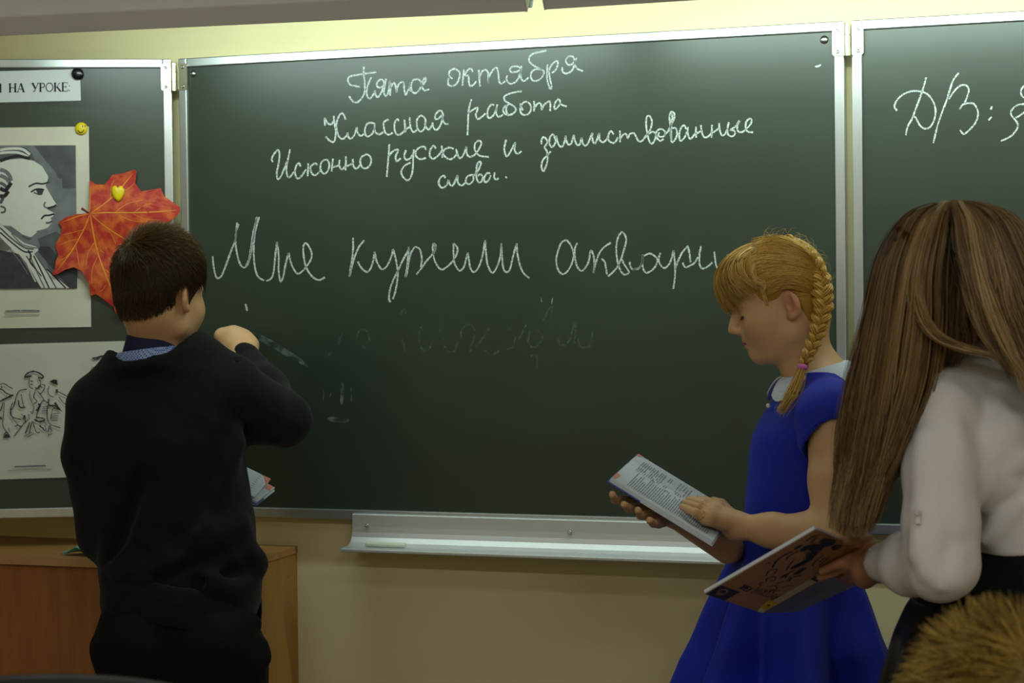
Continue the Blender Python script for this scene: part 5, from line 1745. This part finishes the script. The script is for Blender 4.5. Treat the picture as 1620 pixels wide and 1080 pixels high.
M_kraft = mat('kraft_cover', (172, 128, 96), .55, noise=(14, .05))
M_cblue = mat('dark_blue_print', (36, 44, 78), .6, noise=(40, .1))
M_cwhite = mat('white_cover_print', (196, 184, 170), .6, noise=(10, .04))
M_cyel = mat('yellow_cover_print', (222, 176, 30), .6)
M_backc = mat('grey_blue_back_cover', (112, 124, 160), .55, noise=(9, .25))
wb = thing('workbook', 'thin brown workbook with a dark blue drawing, held open by the girl in white', 'book', cov(.5, .5))
wbd = lambda a0, a1, b0, b1, h0, h1: hexa([cov(a0, b0, h0), cov(a1, b0, h0), cov(a1, b1, h0), cov(a0, b1, h0), cov(a0, b0, h1), cov(a1, b0, h1), cov(a1, b1, h1), cov(a0, b1, h1)])
obj('front_cover', *wbd(0, 1, 0, 1, -.0008, 0), m=M_kraft, parent=wb, smooth=False)
obj('page_block', *wbd(.004, .996, -.012, .97, -.0055, -.0009), m=M_page, parent=wb, smooth=False)
# the other half folds away past the spine
r1, r0 = P(1398, 906, 2.92), P(1262, 968, 2.97)
s1, s0 = cov(1, 1), cov(0, 1)
bnv = unit(np.cross(s1 - s0, r0 - s0))
if bnv @ FWD > 0: bnv = -bnv
obj('back_cover', *hexa([s0, s1, r1, r0] + [p - bnv * .0009 for p in (s0, s1, r1, r0)]), m=M_backc, parent=wb, smooth=False)
obj('page_block', *hexa([p - bnv * .001 for p in (s0, s1, r1, r0)] + [p - bnv * .005 for p in (s0, s1, r1, r0)]), m=M_page, parent=wb, smooth=False)
fl = Flat(lambda u, v, o: cov(u, v, o))
fl.poly([(0, 0), (.145, 0), (.145, .33), (0, .33)][::-1], M_cblue)
fl.poly([(.06, .985), (.52, .985), (.52, .86), (.20, .86), (.16, .86), (.06, .90)], M_cwhite)
fl.poly([(.52, .985), (.98, .985), (.98, .86), (.52, .86)], M_cblue)
fl.up()
fl.poly([(.045, .98), (.16, .98), (.16, .80), (.045, .86)], M_cyel)
fl.poly([(.0, .985), (.045, .985), (.045, .87), (.0, .90)], M_white)
fl.poly([(.62, .97), (.78, .97), (.78, .92), (.62, .92)], M_cwhite)
fl.up()
fl.line([(.105, .93), (.115, .91), (.11, .89), (.10, .9), (.105, .93)], .008, M_ink)
# title in heavy capitals, upside down from here; digit on the blue field
TT = {'Р': [[(0, 0), (0, 1)], [(0, 1), (.6, 1), (.6, .5), (0, .5)]], 'У': [[(0, 1), (.3, .4)], [(.65, 1), (.15, 0)]], 'С': [[(.6, .95), (.05, .95), (.05, .05), (.6, .05)]], 'К': [[(0, 0), (0, 1)], [(.6, 1), (.05, .5), (.6, 0)]], 'И': [[(0, 1), (0, 0), (.6, 1), (.6, 0)]], 'Й': [[(0, 1), (0, 0), (.6, 1), (.6, 0)], [(.15, 1.2), (.3, 1.12), (.45, 1.2)]], 'Я': [[(.6, 0), (.6, 1), (.05, 1), (.05, .5), (.6, .5)], [(.3, .5), (.0, 0)]], 'З': [[(.05, .95), (.6, .95), (.6, .5), (.2, .5)], [(.6, .5), (.6, .05), (.05, .05)]], 'Ы': [[(0, 1), (0, 0), (.38, 0), (.38, .5), (0, .5)], [(.62, 0), (.62, 1)]]}


def titl(word, v0, u0, h, w):
    x = 0.
    for ch in word:
        for st in TT[ch]:
            fl.line([(u0 - b * h, v0 - (x + a) * w) for a, b in st], .0125, M_cblue if u0 > .15 else M_kraft, smooth=False)
        x += .95


titl('РУССКИЙ', .84, .262, .075, .062)
titl('ЯЗЫК', .405, .235, .060, .048)
fl.line([(.045, .10), (.05, .17), (.085, .20), (.115, .16), (.11, .10), (.08, .08), (.06, .12), (.06, .18)], .014, M_kraft)
for pts, w in (((( .30, .52), (.33, .60), (.30, .68), (.27, .62)), .007), (((.34, .42), (.38, .36), (.42, .42), (.38, .48), (.36, .44)), .007), (((.40, .30), (.46, .24), (.50, .30), (.44, .36)), .008), (((.44, .56), (.50, .50), (.56, .50)), .012), (((.52, .42), (.60, .34), (.66, .30)), .010), (((.50, .22), (.58, .14), (.66, .12), (.72, .14)), .016), (((.62, .22), (.68, .18), (.74, .20)), .012), (((.36, .56), (.42, .62), (.48, .58)), .009), (((.42, .66), (.48, .62), (.52, .68)), .012), (((.28, .44), (.30, .38), (.33, .42)), .006), (((.66, .62), (.72, .56), (.80, .54)), .010), (((.68, .70), (.74, .66), (.80, .64)), .010), (((.72, .62), (.78, .60)), .014), (((.70, .50), (.76, .44), (.84, .42)), .012), (((.86, .10), (.92, .08), (.97, .12)), .010), (((.88, .16), (.93, .15)), .010), (((.24, .62), (.27, .66), (.30, .74)), .006), (((.34, .70), (.38, .74), (.40, .80)), .006)):
    fl.line(list(pts), w * 1.3, M_cblue)
for c in ((.56, .58, .06, .03), (.66, .46, .09, .04), (.76, .40, .05, .06), (.84, .32, .055, .09), (.80, .22, .05, .05), (.93, .34, .050, .11), (.92, .52, .04, .06), (.78, .12, .035, .03), (.46, .50, .035, .025), (.60, .44, .05, .03)):
    fl.poly([(c[0] + c[2] * math.cos(t) * (1 + .15 * math.sin(3 * t)), c[1] + c[3] * math.sin(t)) for t in np.linspace(0, 2 * math.pi, 17)[:-1]], M_cblue)
for k in range(22):
    u, v = .5 + .45 * ((k * .377) % 1), .1 + .6 * ((k * .618) % 1)
    fl.line([(u, v), (u + .02, v - .02), (u + .035, v + .01)], .009, M_cblue, smooth=False)
fl.build('cover_print', wb)

# body
NK = R(1590, 560, .0)
Lsh, Lel, Lwr = P(1490, 650, 2.56), P(1492, 893, 2.50), P(1396, 888, 2.665)
Rsh = R(1738, 640, .06)
lo, hi = bounds([R(1270, 800, -.1), R(1850, 330, -.2), R(1850, 950, .30), R(1400, 330, .2), np.array([*R(1600, 1000, -.2)[:2], 0]), np.array([*R(1700, 1000, .2)[:2], 0])], .03)
lo[2] = -.005
f = Field(lo, hi, .0032)
build_head(f, TR)
f.chain([TR(-.02, 0, -.03), R(1570, 515, .01), NK, R(1610, 620, .01)], [.048, .045, .052, .06], .02)
f.chain([R(1615, 640, .02), R(1640, 760, .02), R(1640, 900, .02)], [.08, .075, .085], .03)
f.chain([R(1625, 650, .02), Lsh + UPV * -.01, Lel, Lel + (Lwr - Lel) * .5, Lwr], [.05, .042, .034, .029, .022], .02)
f.chain([R(1630, 620, .03), Rsh, R(1790, 850, .10), R(1700, 900, .30)], [.05, .042, .034, .024], .02)
hw = Lwr
hand_pts = [(1372, 874, 2.700), (1368, 888, 2.690), (1366, 902, 2.690), (1368, 914, 2.700)]
mc = [P(*q) for q in hand_pts]
ons = lambda x, y, h: None


def oncov(px, py, h):
    r = ray(px, py)
    o = wo + wn * h
    return CAM + r * (((o - CAM) @ wn) / (r @ wn))


fg = [[mc[0], P(1348, 882, 2.705), oncov(1326, 892, .010), oncov(1300, 903, .007)],
      [mc[1], P(1346, 892, 2.700), oncov(1322, 904, .010), oncov(1297, 913, .007)],
      [mc[2], P(1349, 903, 2.715), P(1334, 912, 2.76), P(1326, 910, 2.80)],
      [mc[3], P(1356, 914, 2.725), P(1343, 919, 2.77), P(1336, 914, 2.80)]]
hand_field(f, hw, mc, fg, [hw + (mc[0] - hw) * .35, P(1372, 856, 2.69), P(1354, 856, 2.67), P(1340, 853, 2.655)], rw=.0235, rp=.0135, rf=.0080)
for s_ in (-1, 1):
    c = R(1640, 960, .02) + rl * .07 * s_
    f.chain([c, c + np.array([0, 0, -.38]) + rf * .01, np.array([c[0], c[1], .06])], [.07, .05, .032], .02)
skin('body', f, M_skin_r, rgirl, 2, head_tone(TR))
obj('gold_ring', *ringband(mc[2] * .45 + fg[2][1] * .55, fg[2][1] - mc[2], .0098, .0012), m=M_gold, parent=rgirl)

# shirt
M_shirt = mat('white_cotton_shirt', (222, 218, 220), .75, noise=(8, .02), bump=(900, .10, .0004), sheen=.05)
f = Field(*bounds([R(1380, 960, -.2), R(1830, 500, -.2), R(1830, 960, .28), R(1380, 500, .2), Lwr], .05), .0036)
S5 = lambda y, l, r, hd, dd=.02: (R((l + r) / 2, y, dd), (r - l) / 2 * MR, hd)
f.loft([S5(885, 1540, 1752, .098), S5(860, 1532, 1758, .105), S5(800, 1520, 1764, .112), S5(740, 1512, 1772, .115), S5(690, 1496, 1778, .112), S5(650, 1480, 1772, .104), S5(618, 1490, 1752, .090), S5(592, 1512, 1700, .072), S5(570, 1535, 1660, .056)], None, .02, 2.4)
f.half(R(1640, 872, 0), -UPV - RGT * .03, .006)
f.chain([R(1590, 596, .0), R(1530, 606, -.02), P(1496, 640, 2.565)], [.046, .045, .046], .03)
f.chain([P(1492, 645, 2.562), P(1486, 740, 2.535), P(1488, 830, 2.51), Lel], [.0480, .0455, .0455, .0445], .02)
f.chain([Lel, Lel + (Lwr - Lel) * .5, Lwr + (Lel - Lwr) * .14], [.0440, .0390, .0315], .018)
e_ = unit(Lwr - Lel)
f.chain([Lwr + (Lel - Lwr) * .26, Lwr + (Lel - Lwr) * .07], [.0330, .0322], .003)          # turned-back cuff
f.chain([R(1640, 600, .03), Rsh, R(1790, 850, .10), R(1715, 895, .27)], [.05, .050, .045, .036], .02)
for a, b, r in (((1545, 752, -.075), (1600, 690, -.088), .007), ((1540, 790, -.08), (1615, 730, -.092), .007), ((1585, 660, -.085), (1560, 742, -.078), .007), ((1700, 720, -.09), (1690, 830, -.09), .006)):
    f.cone(R(*a), R(*b), r * .5, r * .8, .040)
f.wrinkle(.0026, 40, 57, stretch=(1, 1, .9))
for a, b, r in (((1505, 690, 2.50), (1500, 830, 2.47), .006), ((1470, 700, 2.50), (1468, 860, 2.46), .006), ((1450, 860, 2.53), (1475, 905, 2.46), .007), ((1432, 862, 2.58), (1452, 912, 2.52), .007), ((1465, 925, 2.48), (1505, 918, 2.46), .006), ((1420, 868, 2.6), (1432, 915, 2.56), .006)):
    f.cone(P(a[0], a[1], a[2] + .008), P(b[0], b[1], b[2] + .008), r * .6, r * .8, .030)
def ssurf(x, y, inn):
    l = np.interp(y, [592, 618, 650, 690, 740, 800, 860], [1512, 1490, 1480, 1496, 1512, 1520, 1532])
    r_ = np.interp(y, [592, 618, 650, 690, 740, 800, 860], [1700, 1752, 1772, 1778, 1772, 1764, 1758])
    h_ = np.interp(y, [592, 618, 650, 690, 740, 800, 860], [.072, .090, .104, .112, .115, .112, .105])
    u = min(.97, abs(x - (l + r_) / 2) / ((r_ - l) / 2))
    return R(x, y, .02 - h_ * (1 - u ** 2.4) ** (1 / 2.4) + inn)


for a, b, r in (((1546, 752), (1608, 676), .0065), ((1548, 772), (1612, 726), .0065), ((1545, 800), (1600, 770), .006), ((1556, 852), (1618, 796), .007), ((1560, 690), (1572, 742), .005), ((1580, 640), (1600, 600), .006)):
    f.cone(ssurf(*a, .002), ssurf(*b, .004), r, r * .6, .022)


def vsurf(x, y, inn):
    c = np.interp(y, [645, 740, 830, 893], [1492, 1486, 1488, 1492]); d = np.interp(y, [645, 740, 830, 893], [2.562, 2.535, 2.51, 2.50])
    return P(x, y, d - math.sqrt(max(1e-5, .0455 ** 2 - ((x - c) * MR) ** 2)) + inn)


for a, b, r in (((1462, 690), (1460, 850), .005), ((1507, 670), (1514, 840), .005), ((1484, 760), (1480, 880), .0045), ((1452, 876), (1512, 916), .006), ((1458, 852), (1470, 905), .006), ((1516, 880), (1490, 925), .005)):
    f.cone(vsurf(*a, .0025), vsurf(*b, .0025), r, r * .7, .018)
f.wrinkle(.0020, 36, 51, stretch=(1, 1, .7))
f.wrinkle(.0007, 95, 52)
f.cone(Lwr - e_ * .006, Lwr + e_ * .05, .0275, .0275, .003, True)
f.chain([R(1590, 575, .0), R(1578, 540, .01)], [.050, .056], .003) if False else f.cone(R(1590, 572, .0), R(1580, 530, .01), .050, .056, .004, True)
skin('shirt', f, M_shirt, rgirl, 2)
f = Field(*bounds([R(1500, 600, -.12), R(1680, 480, .14)], .03), .003)
kf = [unit(RGT + UPV * .12), FWD, unit(UPV - RGT * .12)]
f.loft([(R(1592, 578, .0), .066, .068), (R(1590, 556, .0), .064, .066), (R(1586, 540, .0), .0595, .061), (R(1585, 527, .0), .0575, .059)], kf, .004, 2)
f.loft([(R(1592, 600, .0), .054, .056), (R(1585, 500, .0), .0545, .056)], kf, .003, 2, sub=True)
f.wrinkle(.001, 60, 5)
skin('shirt_collar', f, M_shirt, rgirl, 2)
M_btn = mat('pale_button', (200, 196, 190), .3, spec=.6)
obj('sleeve_tab', *hexa([P(x, y, d - .012) for x, y, d in ((1447, 806, 2.484), (1455, 806, 2.480), (1456, 829, 2.478), (1448, 829, 2.482), (1447, 806, 2.476), (1455, 806, 2.472), (1456, 829, 2.470), (1448, 829, 2.474))]), m=M_shirt, parent=rgirl, bevel=.001)
obj('button', *lathe(P(1451.5, 811, 2.460), -FWD, [(.0042, -.002), (.0044, .0005), (.0034, .0014), (.001, .001)], 14), m=M_btn, parent=rgirl)

# skirt
M_skirt = mat('black_leather', (25, 25, 28), .38, spec=.4, noise=(40, .15), bump=(220, .25, .0008))
M_band = mat('black_waistband', (9, 9, 10), .85, spec=.2, noise=(60, .1))


def sfold(th, w):
    z = R(1640, 960) @ UPV
    a = np.clip((z - w) / .12, 0, 1)
    return 1 + a * (.035 * np.cos(9 * th + .4) + .018 * np.cos(17 * th))


f = Field(*bounds([R(1380, 1300, -.28), R(1900, 830, -.2), R(1900, 1300, .34), R(1380, 1300, .34)], .10), .004)
f.loft([S5(1330, 1368, 1915, .24), S5(1200, 1378, 1902, .235), S5(1080, 1402, 1880, .215), S5(1010, 1420, 1862, .198), S5(960, 1440, 1842, .175), S5(920, 1476, 1806, .145), S5(895, 1508, 1778, .122), S5(868, 1530, 1764, .108)], None, .01, 2.3, sfold)
for a, b in (((1466, 958, -.135), (1425, 1078, -.17)), ((1510, 972, -.155), (1496, 1080, -.19)), ((1577, 985, -.165), (1590, 1060, -.20))):
    f.cone(R(*a), R(*b), .003, .004, .008, True)
f.half(R(1640, 950, 0), UPV, .003)
skin('skirt', f, M_skirt, rgirl, 2)
f = Field(*bounds([R(1420, 990, -.24), R(1880, 830, -.2), R(1880, 990, .30)], .03), .004)
f.loft([S5(966, 1440, 1842, .174), S5(945, 1452, 1830, .164), S5(915, 1482, 1800, .142), S5(890, 1514, 1772, .120), S5(864, 1534, 1760, .108)], None, .01, 2.3)
skin('waistband', f, M_band, rgirl, 1)
for s_ in (-1, 1):
    c = R(1640, 960, .02) + rl * .07 * s_
    shoe(rgirl, np.array([c[0], c[1], 0]) - rf * .03, rf)

# long hair
M_hair_r = tone_mat('light_brown_hair', ((0, (54, 38, 22)), (.45, (132, 102, 66)), (1, (208, 178, 130))), .38, spec=.5)
f = Field(*bounds([R(1290, 900, -.2), R(1720, 310, -.2), R(1720, 310, .2)], .02), .004)
f.ell(TR(.004, 0, .042), (.082, .075, .078), TR.A, .01)
f.ell(TR(-.02, 0, -.01), (.064, .070, .07), TR.A, .02)
f.ell(TR(.10, 0, -.035), (.060, .12, .085), TR.A, .008, True)
c1 = [P(1425, 420, 2.60), P(1418, 520, 2.59), P(1402, 620, 2.59), P(1378, 710, 2.59), P(1358, 770, 2.59), P(1350, 800, 2.59)]
f.chain(c1, [.038, .038, .036, .028, .014, .006], .03)
f.chain([P(1460, 470, 2.59), P(1462, 560, 2.59), P(1440, 640, 2.59), P(1405, 730, 2.59)], [.03, .022, .018, .010], .03)
f.wrinkle(.003, 70, 61, stretch=(1, 1, .15))
rhair = skin('hair', f, M_hair_r, rgirl, 1, lambda V: .12 + .0 * V[:, 0])
g = np.random.default_rng(33)
GD = [  # locks: guide places (px, py, depth)
 [(1478, 327, 2.60), (1438, 346, 2.58), (1402, 405, 2.575), (1380, 500, 2.575), (1356, 600, 2.575), (1336, 700, 2.575), (1320, 790, 2.58), (1313, 850, 2.58)],
 [(1484, 325, 2.58), (1450, 343, 2.55), (1420, 410, 2.53), (1402, 510, 2.53), (1384, 610, 2.53), (1362, 710, 2.535), (1340, 800, 2.55), (1330, 862, 2.56)],
 [(1490, 323, 2.57), (1466, 346, 2.52), (1443, 420, 2.495), (1428, 520, 2.505), (1412, 620, 2.515), (1390, 715, 2.53), (1360, 800, 2.55), (1346, 866, 2.56)],
 [(1496, 321, 2.56), (1480, 350, 2.51), (1462, 430, 2.49), (1455, 530, 2.51), (1444, 620, 2.52), (1418, 710, 2.535), (1386, 790, 2.55), (1362, 858, 2.565)],
 [(1502, 321, 2.56), (1492, 360, 2.515), (1478, 440, 2.51), (1474, 540, 2.53), (1462, 620, 2.54), (1436, 690, 2.55), (1402, 775, 2.56), (1374, 840, 2.57)],
]
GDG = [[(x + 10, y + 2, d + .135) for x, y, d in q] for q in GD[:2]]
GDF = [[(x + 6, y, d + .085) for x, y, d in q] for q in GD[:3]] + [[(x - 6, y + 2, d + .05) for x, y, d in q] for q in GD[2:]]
LK = [
 [(1500, 322, 2.56), (1472, 352, 2.505), (1452, 420, 2.485), (1452, 480, 2.480), (1480, 528, 2.480), (1530, 550, 2.485), (1585, 563, 2.475), (1616, 590, 2.470)],
 [(1520, 320, 2.55), (1542, 350, 2.500), (1556, 420, 2.480), (1567, 478, 2.475), (1582, 522, 2.475), (1600, 560, 2.470), (1618, 600, 2.465), (1628, 630, 2.462)],
 [(1528, 321, 2.55), (1558, 345, 2.500), (1582, 410, 2.482), (1604, 470, 2.475), (1630, 530, 2.475), (1655, 580, 2.470), (1672, 640, 2.465), (1680, 690, 2.462)],
 [(1538, 322, 2.56), (1585, 340, 2.525), (1622, 400, 2.505), (1650, 470, 2.495), (1672, 540, 2.49), (1690, 610, 2.48), (1700, 680, 2.475), (1704, 740, 2.47)],
 [(1546, 325, 2.57), (1600, 345, 2.56), (1645, 410, 2.55), (1675, 490, 2.54), (1700, 570, 2.53), (1718, 650, 2.52), (1726, 720, 2.51), (1730, 770, 2.51)],
 [(1550, 327, 2.58), (1600, 338, 2.60), (1640, 400, 2.61), (1668, 480, 2.61), (1690, 560, 2.60), (1702, 640, 2.59), (1710, 720, 2.58), (1712, 770, 2.58)],
]


def curtain(guides, n, spread, nn=34, frizz=1.5):
    gs = np.array([resample(spline(q, 8), nn) for q in guides])
    out, cl = [], []
    nc = max(8, n // 28)
    cu = g.uniform(0, len(gs) - 1, nc); cof = g.normal(0, 1, (nc, 3)); cph = g.uniform(0, 6.3, (nc, 2)); ct = g.normal(0, .16, nc)
    s = np.linspace(0, 1, nn)
    tp = np.sin(np.pi * np.clip(s * 1.25, 0, 1)) ** .5
    for i in range(n):
        c = g.integers(nc)
        a = np.clip(cu[c] + g.normal(0, .20), 0, len(gs) - 1)
        i0 = min(len(gs) - 2, int(a)); w = a - i0
        p = gs[i0] * (1 - w) + gs[i0 + 1] * w
        o = np.stack([cof[c, 0] * spread[0] * (.3 + tp), cof[c, 1] * 2 + 0 * s, cof[c, 2] * spread[1] * (.4 + tp)], -1)
        o[:, 0] += 4.0 * frizz * np.sin(s * 9 + cph[c, 0]) * s + g.normal(0, 2.0) * (.4 + s) + 1.6 * np.sin(s * 14 + g.uniform(0, 6.3)) * s * frizz
        o[:, 2] += .006 * np.sin(s * 8 + cph[c, 1]) * s + g.normal(0, .003)
        q = p + o
        m = int(nn * g.uniform(.88, 1.0))
        q = resample(q[:m], nn)
        out.append(np.array([P(*x) for x in q])); cl.append(ct[c])
    return np.array(out), np.array(cl)


LKC = [[(1506, 320, 2.56), (1512, 352, 2.505), (1518, 400, 2.488), (1530, 455, 2.482), (1552, 515, 2.478), (1582, 565, 2.472), (1604, 602, 2.47)],
       [(1514, 320, 2.555), (1530, 350, 2.50), (1546, 410, 2.482), (1558, 470, 2.476), (1576, 525, 2.475), (1600, 570, 2.47), (1616, 612, 2.468)]]
LKD = [[(1490, 400, 2.545), (1490, 450, 2.55), (1488, 510, 2.56), (1478, 570, 2.575), (1462, 630, 2.58)], [(1520, 400, 2.535), (1524, 450, 2.535), (1524, 500, 2.54), (1512, 548, 2.55), (1490, 600, 2.57)], [(1548, 400, 2.53), (1552, 450, 2.525), (1554, 490, 2.522), (1550, 525, 2.522), (1540, 556, 2.522)]]  # under-layer in the gap between locks; inner shadow put into its darker tone
LK0 = [[(x + dx, y + abs(dx) * .2, d) for x, y, d in LK[0]] for dx in (-8, 6)]
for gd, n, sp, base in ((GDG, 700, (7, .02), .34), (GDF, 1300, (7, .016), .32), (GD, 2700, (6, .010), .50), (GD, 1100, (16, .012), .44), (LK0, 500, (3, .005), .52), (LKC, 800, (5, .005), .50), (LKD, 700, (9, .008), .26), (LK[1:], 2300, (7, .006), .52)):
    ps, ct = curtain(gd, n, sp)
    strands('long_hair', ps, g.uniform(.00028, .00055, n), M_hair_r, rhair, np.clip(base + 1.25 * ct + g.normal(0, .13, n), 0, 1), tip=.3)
# pale locks
for gd, n in (([LK[1], LK[1]], 150), ([GD[0], GD[1]], 160), ([LK[0], LK[0]], 150), ([LK[2], LK[3]], 90)):
    ps, ct = curtain(gd, n, (3, .003))
    ps = ps - FWD * .004
    strands('pale_lock', ps, .00045, M_hair_r, rhair, np.clip(.78 + g.normal(0, .10, n), 0, 1), tip=.3)

# ------------------------------------------------------------------ head of a seated pupil, close to the camera
DS = 1.72
Sx = lambda x, y, dd=0.: P(x, y, DS + dd)
TS = Frame(Sx(1592, 1222, .03), FWD - UPV * .1, UPV, .98)
pup = thing('person', 'seated pupil with tousled light brown hair, only the crown showing at the lower right', 'person', (*Sx(1575, 1500)[:2], 0))
sb = Sx(1575, 1500)
zs = .42
lo, hi = bounds([Sx(1300, 1000, -.2), Sx(1900, 1000, .2), np.array([*Sx(1300, 1500, -.2)[:2], 0]), np.array([*Sx(1900, 1500, .55)[:2], 0])], .03)
lo[2] = -.005
hfl = unit((FWD[0], FWD[1], 0)); hrl = unit((RGT[0], RGT[1], 0)); ZU = np.array([0, 0, 1.])
f = Field(lo, hi, .005)
build_head(f, TS)
nb = TS(-.02, 0, -.14)
f.chain([TS(-.015, 0, -.03), nb, nb - ZU * .05], [.05, .048, .06], .02)
pel = np.array([nb[0], nb[1], zs + .08]) - hfl * .02
f.chain([nb - ZU * .06, (nb + pel) / 2, pel], [.07, .09, .10], .03)
fts = []
for s_ in (-1, 1):
    sh = nb - ZU * .055 + hrl * .135 * s_
    el = sh - ZU * .20 + hfl * .06 + hrl * .03 * s_
    f.chain([nb - ZU * .05, sh, el, el + hfl * .18 - hrl * .08 * s_ + ZU * .04], [.05, .045, .034, .026], .02)
    kn = pel + hfl * .36 + hrl * .09 * s_ - ZU * .02
    an = np.array([kn[0], kn[1], .07]) + hfl * .03
    f.chain([pel + hrl * .07 * s_, kn, an], [.08, .055, .036], .02)
    fts.append(an)
skin('body', f, M_skin_b, pup, 1, head_tone(TS))
M_jump = mat('dark_grey_jumper', (48, 50, 56), .9, noise=(90, .12), bump=(400, .3, .001))
f = Field(lo, hi, .006)
f.chain([nb - ZU * .065, (nb + pel) / 2, pel - ZU * .0], [.082, .105, .118], .03)
for s_ in (-1, 1):
    sh = nb - ZU * .055 + hrl * .135 * s_
    el = sh - ZU * .20 + hfl * .06 + hrl * .03 * s_
    f.chain([nb - ZU * .055, sh, el, el + hfl * .13 - hrl * .06 * s_ + ZU * .03], [.062, .058, .046, .036], .02)
f.ball(nb + ZU * .03, .056, .01, True)
f.wrinkle(.002, 40, 71)
skin('jumper', f, M_jump, pup, 1)
f = Field(lo, hi, .006)
for s_, an in zip((-1, 1), fts):
    kn = pel + hfl * .36 + hrl * .09 * s_ - ZU * .02
    f.chain([pel + hrl * .06 * s_ - ZU * .03, kn, an], [.10, .068, .050], .03)
skin('trousers', f, M_trouser, pup, 1)
for an in fts: shoe(pup, an - hfl * .02, hfl)
M_hair_s = tone_mat('tousled_fair_brown_hair', ((0, (78, 60, 20)), (.5, (146, 116, 46)), (1, (192, 160, 82))), .5, spec=.4)
SC_, SR_ = np.array([.008, 0, .04]), np.array([.092, .082, .096])
f = Field(*bounds([TS(-.12, -.12, -.12), TS(.14, .12, .18)], .05), .004)
f.ell(TS(*SC_), SR_ * TS.s, TS.A, .01)
f.ell(TS(.10, 0, -.05), (.07, .12, .09), TS.A, .01, True)
f.half(TS(-.03, 0, -.055), TS.x * -.25 - TS.z, .008)
f.wrinkle(.003, 60, 72)
shair = skin('hair', f, M_hair_s, pup, 1, lambda V: .3 + 0 * V[:, 0])
N = 6500
v = unit_rows(g.normal(size=(N * 2, 3)))
pr = SC_ + v * SR_ * .98
pr = pr[(pr[:, 2] > -.03)][:N]
nrm = unit_rows((pr - SC_) / SR_ ** 2)
away = pr - np.array([-.05, -.01, .12]); away -= nrm * (away * nrm).sum(1, keepdims=True)
clump = np.stack([np.sin(pr[:, i] * 95 + pr[:, (i + 1) % 3] * 60 + i) for i in range(3)], -1)
dr = unit_rows(unit_rows(away) + .75 * clump + g.normal(size=pr.shape) * .22 + nrm * .55)
PT = march(TS, pr, dr, 8, g.uniform(.030, .055, len(pr)) / 7, SC_, SR_, .0022 + .0022 * g.uniform(0, 1, len(pr)))
strands('hair_strands', PT, g.uniform(.00045, .0008, len(pr)), M_hair_s, shair, np.clip(.5 + .22 * clump[:, 0] + g.normal(0, .14, len(pr)), 0, 1))
